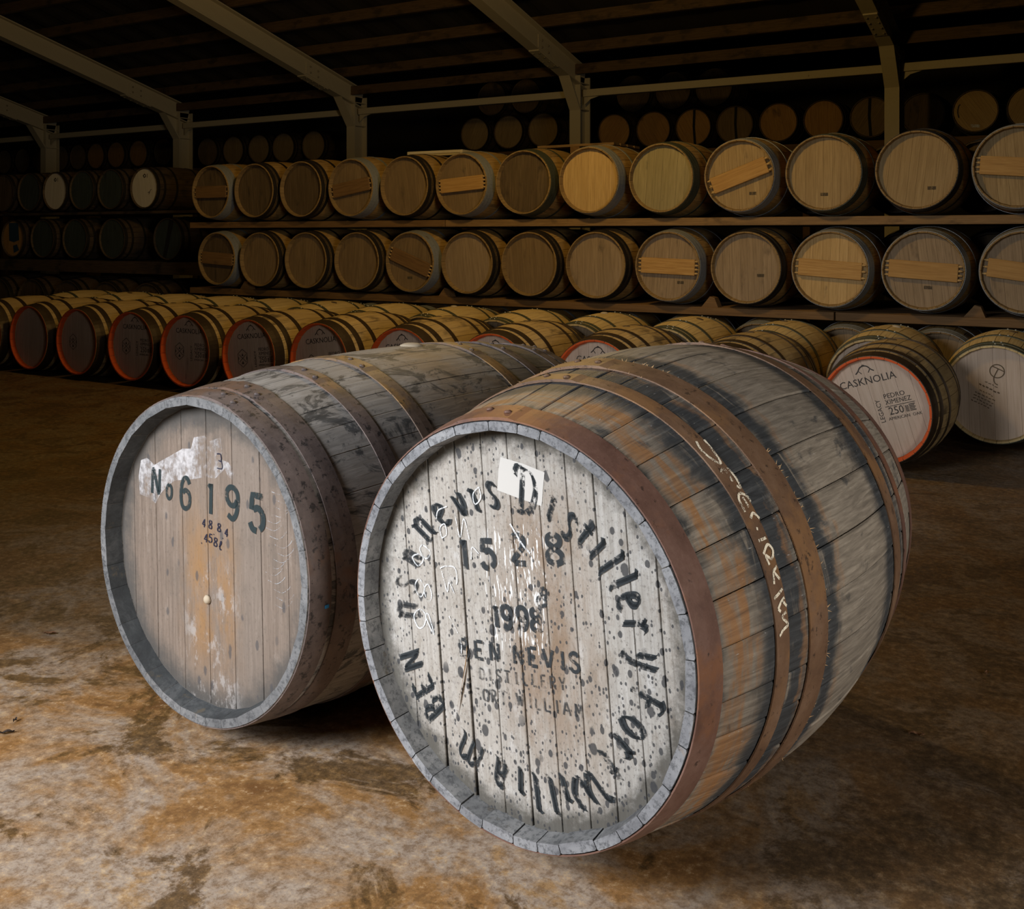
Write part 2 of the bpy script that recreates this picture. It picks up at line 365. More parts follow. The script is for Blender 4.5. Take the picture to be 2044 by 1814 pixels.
def tag(o, label=None, cat=None, group=None, kind=None):
    if label: o['label'] = label
    if cat: o['category'] = cat
    if group: o['group'] = group
    if kind: o['kind'] = kind
    return o
def box_data(x0, x1, y0, y1, z0, z1):
    v = [(x, y, z) for x in (x0, x1) for y in (y0, y1) for z in (z0, z1)]
    f = [(0, 1, 3, 2), (4, 6, 7, 5), (0, 4, 5, 1), (2, 3, 7, 6), (0, 2, 6, 4), (1, 5, 7, 3)]
    return v, f
def box(name, x0, x1, y0, y1, z0, z1, mat, bevel=0.0):
    """box with uv: u along its longest side"""
    bm = bmesh.new(); v, f = box_data(x0, x1, y0, y1, z0, z1)
    bv = [bm.verts.new(p) for p in v]
    for q in f: bm.faces.new([bv[i] for i in q])
    bmesh.ops.recalc_face_normals(bm, faces=bm.faces)
    if bevel: bmesh.ops.bevel(bm, geom=list(bm.edges), offset=bevel, segments=1, affect='EDGES')
    ext = (abs(x1 - x0), abs(y1 - y0), abs(z1 - z0)); ax = ext.index(max(ext)); o1, o2 = [i for i in range(3) if i != ax]
    l = bm.loops.layers.uv.new('UVMap')
    for fc in bm.faces:
        for lp in fc.loops: lp[l].uv = (lp.vert.co[ax], lp.vert.co[o1] + lp.vert.co[o2])
    me = bpy.data.meshes.new(name); bm.to_mesh(me); bm.free(); me.materials.append(mat)
    return me
def rotY(a): return Matrix.Rotation(a, 4, 'Y')
def trans(x, y, z): return Matrix.Translation((x, y, z))

class Prof:
    def __init__(s, Rb, Rh, L, e=2.0): s.Rb, s.Rh, s.L, s.e = Rb, Rh, L, e
    def r(s, u): return s.Rb - (s.Rb - s.Rh) * abs(2 * u / s.L - 1) ** s.e

# stave from angle a0 to a1 (measured from +X towards +Z in the cask's own frame); the axis is local Y, front end at y = -L/2
def stave_mesh(name, P, a0, a1, th, stations, mats, gap=.0007, cham=.003, proud=0.0, bevel_in=.016, front_mat=0, nseg=2):
    vs_, fs, uv, fm = [], [], [], []
    us = [0.0, .014, .045] + [P.L * (.045 / P.L + (1 - .09 / P.L) * k / stations) for k in range(1, stations)] + [P.L - .045, P.L - .014, P.L]
    nr = nseg + 5
    for u in us:
        r = P.r(u) + proud; ga = gap / r; ca = cham / r
        inn = th if .03 < u < P.L - .03 else (th - bevel_in * (1 - min(u, P.L - u) / .045))
        outer = [(a0 + ga, r - cham * .6)] + [(a0 + ga + ca + (a1 - a0 - 2 * ga - 2 * ca) * k / nseg, r) for k in range(nseg + 1)] + [(a1 - ga, r - cham * .6)]
        inner = [(a1 - ga, r - inn), (a0 + ga, r - inn)]
        for a, rr in outer + inner:
            vs_.append((rr * math.cos(a), u - P.L / 2, rr * math.sin(a))); uv.append((u, a * P.Rb))
    ns = len(us)
    for j in range(ns - 1):
        for k in range(nr):
            a, b = j * nr + k, j * nr + (k + 1) % nr
            fs.append((a, b, b + nr, a + nr))
            inner_face = k >= nseg + 2 and k != nr - 1 and k == nseg + 3
            fm.append((2 if len(mats) > 2 else front_mat) if (inner_face and (j < 2)) else 0)
    fs.append(tuple(range(nr - 1, -1, -1))); fm.append(front_mat)
    fs.append(tuple(range((ns - 1) * nr, ns * nr))); fm.append(0)
    me = mesh_from(name, vs_, fs, uv, mats=mats, fmat=fm)
    return fix(me)
def body_mesh(name, P, n, th, stations, mats, front_mat=0):
    """all staves of a far cask in one shell, each with its own edges"""
    vs_, fs, uv, fm = [], [], [], []
    for i in range(n):
        me = stave_mesh('tmp', P, 2 * PI * i / n, 2 * PI * (i + 1) / n, th, stations, mats, gap=.0012, cham=.004, front_mat=front_mat, nseg=1)
        b = len(vs_)
        vs_ += [tuple(v.co) for v in me.vertices]; fs += [tuple(b + k for k in p.vertices) for p in me.polygons]; fm += [p.material_index for p in me.polygons]
        t = [None] * len(me.vertices)
        for lp in me.loops: t[lp.vertex_index] = tuple(me.uv_layers[0].data[lp.index].uv)
        uv += t; bpy.data.meshes.remove(me)
    return fix(mesh_from(name, vs_, fs, uv, mats=mats, fmat=fm))
def hoop_mesh(name, P, u0, u1, mat, th=.0022, segs=72, lap=None, wob=0.0, lift=.0006, seed=0):
    """band that follows the staves; lap=(start, end) angles where the two ends overlap"""
    R = random.Random(seed); ph = R.uniform(0, 6)
    vs_, fs, uv = [], [], []
    for i in range(segs):
        a = 2 * PI * i / segs
        dw = wob * math.sin(a + ph) + wob * .4 * math.sin(3 * a + ph * 2)
        x = 0.0
        if lap and lap[0] <= a <= lap[1]: x = th * 1.1
        for u, rr in ((u0, lift), (u0, lift + th + x), ((u0 + u1) / 2, lift + th + x + .0006), (u1, lift + th + x), (u1, lift)):
            u = max(u + dw, .002); r = P.r(min(max(u, 0), P.L)) + rr
            vs_.append((r * math.cos(a), u - P.L / 2, r * math.sin(a))); uv.append((a * P.Rb, u))
    for i in range(segs):
        for k in range(5):
            a, b = i * 5 + k, i * 5 + (k + 1) % 5; c, d = ((i + 1) % segs) * 5 + (k + 1) % 5, ((i + 1) % segs) * 5 + k
            fs.append((a, b, c, d))
    me = mesh_from(name, vs_, fs, uv, mat=mat, smooth=False)
    return fix(me)
def strip_poly(R, x0, x1, ta, nseg=10):
    """outline of the part of a disc between two lines x = x0(y), x1(y); ta: (top, bottom) insets handled by caller"""
    def yy(x): return math.sqrt(max(R * R - x * x, 0))
    x0 = max(x0, -R + 1e-4); x1 = min(x1, R - 1e-4)
    top = [(x0 + (x1 - x0) * k / nseg) for k in range(nseg + 1)]
    return [(x, yy(x)) for x in top] + [(x, -yy(x)) for x in reversed(top)]
def board_mesh(name, R, x0, x1, mat, y, th=.02, gap=(.0008, .0008, .0008, .0008), tilt=0.0, bev=.002):
    """head board; gap = left top, left bottom, right top, right bottom; y = front face (local)"""
    pts = strip_poly(R, x0, x1, 0)
    vs_, fs, uv = [], [], []
    ct, st = math.cos(tilt), math.sin(tilt)
    xm = (x0 + x1) / 2; w = max(x1 - x0, .004)
    def shrink(p, extra):
        x, z = p; f = (z / R + 1) / 2
        lt = gap[1] + (gap[0] - gap[1]) * f + extra; rt = gap[3] + (gap[2] - gap[3]) * f + extra
        lo, hi = max(x0, -R), min(x1, R)
        k = (x - lo) / (hi - lo)
        return (lo + lt + (hi - lo - lt - rt) * k, z - math.copysign(extra * .5, z))
    n = len(pts)
    for yv, ex in ((y, bev * .7), (y + bev, 0.0), (y + th, 0.0)):
        for p in pts:
            x, z = shrink(p, ex); X, Z = x * ct - z * st, x * st + z * ct
            vs_.append((X, yv, Z)); uv.append((x, z))
    fs.append(tuple(range(n)))
    for j in range(2):
        for k in range(n): fs.append((j * n + k, j * n + (k + 1) % n, (j + 1) * n + (k + 1) % n, (j + 1) * n + k))
    fs.append(tuple(range(3 * n - 1, 2 * n - 1, -1)))
    return fix(mesh_from(name, vs_, fs, uv, mat=mat))
def board_uv_along(me):
    """generic head boards: grain (u) runs up the board"""
    l = me.uv_layers[0]
    for d in l.data: d.uv = (d.uv[1], d.uv[0])
    return me
def disc_mesh(name, R, y, mat, n=40):
    vs_ = [(R * math.cos(2 * PI * k / n), y, R * math.sin(2 * PI * k / n)) for k in range(n)] + [(R * math.cos(2 * PI * k / n), y + .012, R * math.sin(2 * PI * k / n)) for k in range(n)]
    fs = [tuple(range(n)), tuple(range(2 * n - 1, n - 1, -1))] + [(k, (k + 1) % n, n + (k + 1) % n, n + k) for k in range(n)]
    return fix(mesh_from(name, vs_, fs, [(v[0], v[2]) for v in vs_], mat=mat))
def dome(name, r, h, mat, n=10, squash=1.0):
    """rivet or bolt head: axis +Z"""
    vs_, fs = [], []
    for k, (f, z) in enumerate(((1, 0), (.95, .45), (.6, .85))):
        for i in range(n): vs_.append((r * f * math.cos(2 * PI * i / n), r * f * math.sin(2 * PI * i / n) * squash, h * z))
    vs_.append((0, 0, h))
    for k in range(2):
        for i in range(n): fs.append((k * n + i, k * n + (i + 1) % n, (k + 1) * n + (i + 1) % n, (k + 1) * n + i))
    for i in range(n): fs.append((2 * n + i, 2 * n + (i + 1) % n, 3 * n))
    fs.append(tuple(range(n - 1, -1, -1)))
    return fix(mesh_from(name, vs_, fs, [(v[0], v[1]) for v in vs_], mat=mat, smooth=True))

# ------------------------------------------------------------------ strokes and lettering
def cr(pts, n=6, closed=False):
    """Catmull-Rom through the points"""
    P = list(pts); out = []
    N = len(P)
    def g(i): return P[i % N] if closed else P[min(max(i, 0), N - 1)]
    for i in range(N if closed else N - 1):
        p0, p1, p2, p3 = g(i - 1), g(i), g(i + 1), g(i + 2)
        for k in range(n):
            t = k / n
            out.append(tuple(.5 * (2 * p1[j] + (p2[j] - p0[j]) * t + (2 * p0[j] - 5 * p1[j] + 4 * p2[j] - p3[j]) * t * t + (-p0[j] + 3 * p1[j] - 3 * p2[j] + p3[j]) * t ** 3) for j in (0, 1)))
    out.append(P[0] if closed else P[-1])
    return out
def ribbon(line, w, w1=None):
    """flat quads of width w along a 2D line, ends squared"""
    V, F = [], []; n = len(line)
    for i, p in enumerate(line):
        a = line[max(i - 1, 0)]; b = line[min(i + 1, n - 1)]
        dx, dy = b[0] - a[0], b[1] - a[1]; l = math.hypot(dx, dy) or 1
        ww = w if w1 is None else w + (w1 - w) * i / (n - 1)
        nx, ny = -dy / l * ww / 2, dx / l * ww / 2
        V += [(p[0] + nx, p[1] + ny), (p[0] - nx, p[1] - ny)]
    for i in range(n - 1): F.append((2 * i, 2 * i + 1, 2 * i + 3, 2 * i + 2))
    return V, F
def nibbed(line, nib):
    V, F = [], []
    for p in line: V += [(p[0] + nib[0] / 2, p[1] + nib[1] / 2), (p[0] - nib[0] / 2, p[1] - nib[1] / 2)]
    for i in range(len(line) - 1): F.append((2 * i, 2 * i + 1, 2 * i + 3, 2 * i + 2))
    return V, F
S, K = 's', 'k'      # smooth, straight
FONT = {
 '0': [(S, [(.42, .97), (.12, .8), (.08, .5), (.12, .2), (.42, .03)]), (S, [(.58, .03), (.88, .2), (.92, .5), (.88, .8), (.58, .97)])],
 '1': [(K, [(.32, .84), (.55, .98), (.55, 0)])],
 '2': [(S, [(.1, .72), (.2, .92), (.5, 1), (.82, .9), (.85, .66), (.6, .45)]), (S, [(.5, .38), (.25, .2), (.1, .03)]), (K, [(.22, .02), (.9, .02)])],
 '4': [(K, [(.7, 0), (.7, 1), (.08, .3), (.95, .3)])],
 '5': [(K, [(.85, .98), (.22, .98), (.17, .56)]), (S, [(.3, .58), (.6, .64), (.88, .46), (.88, .2), (.7, .06)]), (S, [(.5, 0), (.25, .04), (.1, .2)])],
 '6': [(S, [(.85, .82), (.65, .99), (.35, .95), (.14, .7), (.1, .35), (.22, .08), (.5, 0), (.8, .1), (.9, .32), (.8, .52), (.5, .6), (.26, .5)])],
 '8': [(S, [(.45, .55), (.18, .68), (.16, .88), (.42, .99)]), (S, [(.58, .99), (.84, .88), (.82, .68), (.55, .55)]), (S, [(.42, .5), (.1, .32), (.12, .1), (.42, 0)]), (S, [(.58, 0), (.88, .1), (.9, .32), (.58, .5)])],
 '9': [(S, [(.84, .62), (.7, .46), (.38, .44), (.14, .62), (.14, .86), (.36, 1), (.66, .98), (.88, .8), (.9, .5), (.8, .18), (.55, 0), (.22, .1)])],
 'A': [(K, [(.02, 0), (.4, .95)]), (K, [(.52, .98), (.98, 0)]), (K, [(.28, .36), (.74, .36)])],
 'B': [(K, [(.15, 0), (.15, 1)]), (S, [(.3, 1), (.72, .93), (.74, .66), (.35, .54)]), (S, [(.38, .5), (.86, .42), (.86, .1), (.3, 0)])],
 'D': [(K, [(.2, .95), (.2, .05)]), (S, [(.34, .98), (.8, .85), (.95, .5), (.8, .15), (.34, .02)])],
 'E': [(K, [(.15, 0), (.15, 1)]), (K, [(.3, .98), (.85, .98)]), (K, [(.26, .52), (.7, .52)]), (K, [(.3, .02), (.88, .02)])],
 'F': [(K, [(.18, 0), (.18, 1)]), (K, [(.32, .98), (.88, .98)]), (K, [(.28, .55), (.7, .55)])],
 'I': [(K, [(.5, 0), (.5, 1)])],
 'L': [(K, [(.2, 1), (.2, .1)]), (K, [(.28, .02), (.85, .02)])],
 'M': [(K, [(.08, 0), (.1, 1)]), (K, [(.16, .96), (.48, .3)]), (K, [(.54, .3), (.84, .96)]), (K, [(.9, 1), (.92, 0)])],
 'N': [(K, [(.12, 0), (.12, .9)]), (K, [(.16, 1), (.84, .02)]), (K, [(.88, .12), (.88, 1)])],
 'O': [(S, [(.42, .97), (.12, .82), (.04, .5), (.12, .18), (.42, .03)]), (S, [(.58, .03), (.88, .18), (.96, .5), (.88, .82), (.58, .97)])],
 'R': [(K, [(.15, 0), (.15, 1)]), (S, [(.3, 1), (.75, .93), (.78, .62), (.34, .5)]), (K, [(.45, .46), (.88, 0)])],
 'S': [(S, [(.82, .78), (.7, .96), (.42, .98), (.16, .82), (.24, .6), (.5, .5), (.8, .36), (.82, .14), (.58, .0), (.28, .04), (.12, .22)])],
 'T': [(K, [(.04, .98), (.96, .98)]), (K, [(.5, .88), (.5, 0)])],
 'V': [(K, [(.05, 1), (.44, .04)]), (K, [(.56, .06), (.95, 1)])],
 'W': [(K, [(.02, 1), (.24, .02)]), (K, [(.3, .1), (.48, .8)]), (K, [(.54, .8), (.7, .02)]), (K, [(.77, .1), (.98, 1)])],
 'Y': [(K, [(.05, 1), (.46, .5)]), (K, [(.54, .52), (.95, 1)]), (K, [(.5, .44), (.5, 0)])],
 'o': [(S, [(.45, .98), (.12, .75), (.12, .25), (.45, .02), (.85, .25), (.85, .75), (.5, .98)])],
 'l': [(S, [(.2, .3), (.7, .75), (.75, 1.0), (.5, .95), (.35, .5), (.45, .08), (.85, .1)])],
 '.': [(K, [(.4, .0), (.55, .06)])],
 # broad-nib letters for the ring of old lettering
 'n*': [(K, [(.12, .86), (.22, .95), (.22, .05), (.32, .0)]), (S, [(.3, .8), (.6, .98), (.78, .8), (.78, .1), (.92, .02)])],
 'e*': [(S, [(.2, .5), (.7, .62), (.78, .85), (.5, 1), (.22, .85), (.16, .4), (.4, .04), (.82, .14)])],
 'v*': [(K, [(.1, .95), (.24, .9), (.45, .05)]), (S, [(.52, .05), (.8, .5), (.75, .95)])],
 'i*': [(K, [(.3, .85), (.5, .95), (.5, .08), (.66, .0)])],
 's*': [(S, [(.8, .82), (.55, 1), (.25, .85), (.4, .58), (.7, .4), (.74, .12), (.45, 0), (.15, .14)])],
 'D*': [(S, [(.0, .80), (.06, .98), (.22, 1.02)]), (K, [(.36, 1.0), (.36, .1)]), (S, [(.3, .98), (.74, .9), (.96, .55), (.84, .15), (.62, .0)]), (S, [(.02, .06), (.24, -.02), (.52, .02)])],
 't*': [(K, [(.5, 1.05), (.46, .12), (.7, .0)]), (K, [(.22, .74), (.78, .74)])],
 'l*': [(K, [(.34, 1.05), (.5, 1.1), (.5, .1), (.68, .0)])],
 'r*': [(K, [(.2, .86), (.32, .95), (.32, .02)]), (S, [(.42, .76), (.62, .96), (.82, .84)])],
 'y*': [(K, [(.15, .95), (.24, .88), (.3, .3), (.5, .2)]), (S, [(.8, .98), (.78, .4), (.62, -.1), (.3, -.25)])],
 'F*': [(K, [(.34, .98), (.34, .02), (.2, .0)]), (S, [(.2, .9), (.5, 1.02), (.85, .92)]), (K, [(.42, .52), (.74, .56)])],
 'o*': [(S, [(.48, .98), (.16, .72), (.16, .3), (.48, .02)]), (S, [(.56, .02), (.86, .3), (.86, .72), (.56, .98)])],
 'W*': [(S, [(.0, .9), (.14, 1.0), (.26, .5), (.36, .05)]), (S, [(.42, .1), (.56, .5), (.5, .95)]), (S, [(.56, .8), (.66, .3), (.72, .05)]), (S, [(.78, .1), (.98, .5), (.92, 1.0)])],
 'a*': [(S, [(.24, .86), (.5, 1), (.74, .82), (.74, .1), (.9, .02)]), (S, [(.66, .56), (.3, .5), (.2, .2), (.42, .02), (.66, .2)])],
 'm*': [(K, [(.05, .9), (.14, .95), (.14, .02)]), (S, [(.2, .8), (.38, .98), (.5, .8), (.5, .04)]), (S, [(.56, .8), (.72, .98), (.86, .8), (.86, .1), (.96, .02)])],
 'B*': [(K, [(.2, 1), (.2, .04)]), (S, [(.3, 1.0), (.72, .9), (.6, .58), (.36, .54)]), (S, [(.46, .5), (.84, .36), (.7, .05), (.3, .0)])],
 'E*': [(K, [(.2, 1.02), (.2, .0)]), (K, [(.34, .95), (.8, .98)]), (K, [(.3, .52), (.6, .54)]), (K, [(.34, .03), (.84, .06)])],
 'N*': [(K, [(.16, .0), (.16, .96)]), (K, [(.26, .9), (.72, .1)]), (K, [(.84, .02), (.84, 1.0)])],
}
class Ink:
    """flat marks in the plane of a head (x right, z up), gathered in one mesh"""
    def __init__(s): s.V, s.F, s.marks = [], [], []
    def begin(s): s.marks.append(([], []))
    def add(s, V, F):
        b = len(s.V); s.V += V; s.F += [tuple(b + i for i in f) for f in F]
        if s.marks:
            mv, mf = s.marks[-1]; b = len(mv); mv += V; mf += [tuple(b + i for i in f) for f in F]
    def line(s, pts, w, smooth=True, closed=False, w1=None):
        s.begin(); L = cr(pts, 8, closed) if smooth else pts
        s.add(*ribbon(L, w, w1))
    def glyph(s, ch, cx, cy, w, h, rot, sw, nib=None):
        s.begin(); c, sn = math.cos(rot), math.sin(rot)
        def T(p): x, y = (p[0] - .5) * w, (p[1] - .5) * h; return (cx + x * c - y * sn, cy + x * sn + y * c)
        for kind, pts in FONT[ch]:
            q = [T(p) for p in pts]
            if kind == S: q = cr(q, 5)
            else:
                d = []
                for a, b in zip(q, q[1:]): d += [(a[0] + (b[0] - a[0]) * k / 3, a[1] + (b[1] - a[1]) * k / 3) for k in range(3)]
                q = d + [q[-1]]
            if nib:
                nx, ny = nib * math.cos(.62), nib * math.sin(.62) * -1
                s.add(*nibbed(q, (nx * c - ny * sn, nx * sn + ny * c)))
                s.add(*ribbon(q, nib * .34))
            else: s.add(*ribbon(q, sw))
    def text(s, txt, x, y, adv, h, rot, sw, wid=None):
        c, sn = math.cos(rot), math.sin(rot)
        for i, ch in enumerate(txt):
            if ch != ' ': s.glyph(ch, x + adv * i * c, y + adv * i * sn, (wid or adv * .66), h, rot, sw)
    def split(s, name, y, mat, parent, mx):
        for a, b in s.marks: me = fix(mesh_from(name, [(p[0], y, p[1]) for p in a], b, [p for p in a], mat=mat)); obj(name, me, parent, mx=mx)
    def poly(s, pts): s.add(list(pts), [tuple(range(len(pts)))])
    def mesh(s, name, y, mat):
        return fix(mesh_from(name, [(a, y, b) for a, b in s.V], s.F, [(a, b) for a, b in s.V], mat=mat))
def type_mesh(name, txt, size, y, mat, cx=0, cy=0, rot=0, sx=1.0):
    """printed words from the built-in type face, laid in the plane of a head"""
    cu = bpy.data.curves.new('t', 'FONT'); cu.body = txt; cu.size = size; cu.align_x = 'CENTER'; cu.align_y = 'CENTER'; cu.resolution_u = 2
    o = bpy.data.objects.new('t', cu); C.objects.link(o)
    bpy.context.view_layer.update()
    me = bpy.data.meshes.new_from_object(o.evaluated_get(bpy.context.evaluated_depsgraph_get()))
    bpy.data.objects.remove(o); bpy.data.curves.remove(cu)
    c, s = math.cos(rot), math.sin(rot)
    for v in me.vertices:
        x, z = v.co.x * sx, v.co.y; v.co = (cx + x * c - z * s, y, cy + x * s + z * c)
    me.materials.clear(); me.materials.append(mat); me.name = name
    return me

# ------------------------------------------------------------------ the setting
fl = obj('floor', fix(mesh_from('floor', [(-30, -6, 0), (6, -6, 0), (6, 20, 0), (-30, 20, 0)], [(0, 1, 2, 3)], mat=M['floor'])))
tag(fl, 'stained brown concrete warehouse floor with rusty damp patches', 'floor', kind='structure')
wb = obj('wall_back', box('wall_back', -30, 6, 18.0, 18.2, 0, 7, M['wall'])); tag(wb, 'dark sheeted wall far behind the racks', 'wall', kind='structure')
wl = obj('wall_left', box('wall_left', -30.2, -30, -6, 18.2, 0, 8, M['wall'])); tag(wl, 'dark end wall beyond the shadowed racks', 'wall', kind='structure')
wr = obj('wall_right', box('wall_right', 4.0, 4.2, 2.5, 18.2, 0, 8, M['wall'])); tag(wr, 'dark side wall beyond the near end of the racks', 'wall', kind='structure')
SL = .275; YC = 13.0; ZE = 3.50
def zr(Y): return ZE + .20 + SL * (YC - Y)            # underside of the purlins
def roof_sheet(name, y0, y1, zf):
    vs_, fs = [], []; n = 260; ys = (y0, y1)
    for i in range(n + 1):
        x = -30 + 36.0 * i / n; dz = .035 * (1 if (i // 2) % 2 else 0)
        for Y in ys: vs_.append((x, Y, zf(Y) + dz))
    for i in range(n): fs.append((2 * i, 2 * i + 1, 2 * i + 3, 2 * i + 2))
    return fix(mesh_from(name, vs_, fs, [(v[0], v[1]) for v in vs_], mat=M['roof']))
ce = obj('ceiling', roof_sheet('ceiling', -6.0, YC, lambda Y: zr(Y) + .15)); tag(ce, 'dark corrugated roof sheeting over the aisle', 'ceiling', kind='structure')
ce2 = obj('ceiling', roof_sheet('ceiling_beyond', YC, 18.1, lambda Y: ZE + .35 + SL * (Y - YC))); tag(ce2, 'dark corrugated roof sheeting beyond the columns', 'ceiling', kind='structure')
pm = box('purlin', -30, 6, -.04, .04, -.0, .15, M['purlin'], .004)
k = 0
Y = 12.62
while Y > 3.5:
    obj('purlin', pm, ce, mx=trans(0, Y, zr(Y))); Y -= .80
gut = box('gutter_board', -30, 6, YC - .16, YC - .12, ZE + .05, ZE + .19, M['purlin'])
obj('gutter_board', gut, ce)
FX = [-23.15, -19.08, -15.11, -10.96, -6.85, -2.57, 1.6]
eb = [(a + .09, b - .09) for a, b in zip(FX, FX[1:])]
for a, b in eb:
    obj('eave_beam', box('eave_beam', a, b, YC - .08, YC + .02, 3.235, 3.335, M['steel_paint'], .004), ce)

# portal frames: column, rafter, knee, splice plates with bolts, gusset towards the eave beam
def ibeam_profile(h, b, tw, tf):
    return [(-b / 2, -h / 2), (b / 2, -h / 2), (b / 2, -h / 2 + tf), (tw / 2, -h / 2 + tf), (tw / 2, h / 2 - tf), (b / 2, h / 2 - tf), (b / 2, h / 2), (-b / 2, h / 2), (-b / 2, h / 2 - tf), (-tw / 2, h / 2 - tf), (-tw / 2, -h / 2 + tf), (-b / 2, -h / 2 + tf)]
def extrude(name, prof, mxs, mat):
    n = len(prof); vs_ = []
    for mx in mxs:
        for x, y in prof: vs_.append(tuple(mx @ Vector((x, y, 0))))
    fs = [(i, (i + 1) % n, n + (i + 1) % n, n + i) for i in range(n)]
    a = [(11, 0, 1, 2), (2, 3, 10, 11), (3, 4, 9, 10), (4, 5, 8, 9), (5, 6, 7, 8)]
    fs += [tuple(reversed(f)) for f in a] + [tuple(i + n for i in f) for f in a]
    return fix(mesh_from(name, vs_, fs, [(v[1] + v[2], v[0]) for v in vs_], mat=mat))
HB, BB = .31, .17
prof = ibeam_profile(HB, BB, .014, .018)
col_me = extrude('column', prof, [Matrix.Identity(4), trans(0, 0, ZE + .03)], M['steel_paint'])
ang = math.atan(SL)
# rafter profile lies across the slope: local x = world X, local y = up the normal
def raf_mx(Yv):
    z = zr(Yv) - .02 - HB / 2 / math.cos(ang)
    return Matrix(((1, 0, 0, 0), (0, math.sin(ang), -math.cos(ang), Yv), (0, math.cos(ang), math.sin(ang), z), (0, 0, 0, 1)))
raf_me = extrude('rafter', prof, [raf_mx(YC + .12), raf_mx(1.0)], M['steel_paint'])
def plate_yz(name, pts, x0, x1, mat):
    n = len(pts); vs_ = [(x0, y, z) for y, z in pts] + [(x1, y, z) for y, z in pts]
    fs = [tuple(range(n)), tuple(range(2 * n - 1, n - 1, -1))] + [(i, (i + 1) % n, n + (i + 1) % n, n + i) for i in range(n)]
    return fix(mesh_from(name, vs_, fs, [(v[1], v[2]) for v in vs_], mat=mat))
def zbot(Yv): return zr(Yv) - .02 - HB / math.cos(ang)
ky = YC - HB / 2                      # front face of the column
kz = zbot(ky)
knee_web = plate_yz('knee_web', [(ky + .02, kz + .06), (ky - .30, zbot(ky - .30) + .02), (ky + .02, kz - .34)], -.008, .008, M['steel_paint'])
knee_fl = plate_yz('knee_flange', [(ky - .32, zbot(ky - .32) + .0), (ky - .30, zbot(ky - .30) - .02), (ky, kz - .36), (ky + .018, kz - .34)], -BB / 2, BB / 2, M['steel_paint'])
stiff = [plate_yz('stiffener', [(YC - HB / 2 + .01, z), (YC + HB / 2 - .01, z), (YC + HB / 2 - .01, z + .014), (YC - HB / 2 + .01, z + .014)], -BB / 2 + .004, BB / 2 - .004, M['steel_paint']) for z in (kz - .35, kz + .02)]
sy0, sy1 = ky - .62, ky - 1.15
splice = plate_yz('splice_plate', [(sy0, zbot(sy0) - .016), (sy1, zbot(sy1) - .016), (sy1, zbot(sy1)), (sy0, zbot(sy0))], -BB / 2 + .008, BB / 2 - .008, M['steel_paint'])
def zc(Yv): return zr(Yv) - .02 - HB / 2 / math.cos(ang)
web_pl = plate_yz('web_plate', [(sy0 - .1, zc(sy0 - .1) - .09), (sy1 + .1, zc(sy1 + .1) - .09), (sy1 + .1, zc(sy1 + .1) + .09), (sy0 - .1, zc(sy0 - .1) + .09)], .007, .016, M['steel_paint'])
bolt_me = dome('bolt', .017, .016, M['bolt'], 6)
frame_labels = ['unlit steel portal frame, farthest down the hall', 'dim steel portal frame rising behind the darkest rack', 'cream painted steel portal frame over the dark gap between racks', 'cream painted steel portal frame with a long triangular gusset', 'cream painted steel portal frame with a studded splice and dark web', 'cream painted steel portal frame nearest the camera']
for i, X in enumerate(FX[:6]):
    t = empty('portal_frame', (X, YC, 0)); tag(t, frame_labels[i], 'steel frame', 'portal frames along the hall')
    T0 = trans(0, -YC, 0)
    obj('column', col_me, t)
    rf = obj('rafter', raf_me, t, mx=T0)
    for m_, nm in ((knee_web, 'knee_web'), (knee_fl, 'knee_flange'), (stiff[0], 'stiffener'), (stiff[1], 'stiffener')): obj(nm, m_, t, mx=T0)
    sp = obj('splice_plate', splice, t, mx=T0); wp = obj('web_plate', web_pl, t, mx=T0)
    for q in range(4):
        yb = sy0 + (sy1 - sy0) * (q + .5) / 4
        for xs in (-.05, .05):
            obj('bolt', bolt_me, sp, mx=trans(xs, yb, zbot(yb) - .016) @ Matrix.Rotation(PI + ang, 4, 'X'))
    for q in range(2):
        for zz in (-.045, .045):
            yb = sy0 - .17 - q * .17
            obj('bolt', bolt_me, wp, mx=trans(.016, yb, zc(yb) + zz) @ Matrix.Rotation(PI / 2, 4, 'Y'))
    # gusset in the plane of the eave beams
    g = plate_yz('gusset_plate', [(0, 3.335), (0, 3.12), (.10, 3.20), (.62, 3.335)], -.006, .006, M['steel_paint'])
    obj('gusset_plate', g, t, mx=trans(.085, -.03, 0) @ Matrix.Rotation(-PI / 2, 4, 'Z'))

# ------------------------------------------------------------------ generic casks
class CaskType:
    def __init__(s, P, n_st, th, hoops, nboards, recess, bodymat, rim_mat, joined=False, seed=0, front_seg=64, stations=6):
        s.P, s.n, s.joined = P, n_st, joined
        mats = [bodymat, rim_mat]
        s.stave = None; s.body = None
        if joined: s.body = body_mesh('body', P, n_st, th, 5, mats, 1)
        else: s.stave = stave_mesh('stave', P, -PI / n_st, PI / n_st, th, stations, mats, gap=.0009, cham=.003, front_mat=1, nseg=2)
        s.hoops = []
        for u0, u1 in hoops:
            s.hoops.append(hoop_mesh('hoop', P, u0, u1, M['hoop_dark'], th=.0025, segs=56))
        R = P.r(recess) - th + .004; s.R = R; s.fy = -P.L / 2 + recess
        r_ = random.Random(seed); w = [r_.uniform(.8, 1.25) for _ in range(nboards)]; tot = sum(w); x = -R; s.boards = []
        for q in w:
            x1 = x + 2 * R * q / tot
            s.boards.append(board_uv_along(board_mesh('head_board', R, x, x1, M['head_tan'], s.fy + r_.uniform(0, .0006), .018, bev=.0006, gap=(.00035,) * 4)))
            x = x1
        s.rear = disc_mesh('rear_head', P.Rh - th + .004, P.L / 2 - recess, M['head_dark'], 32)
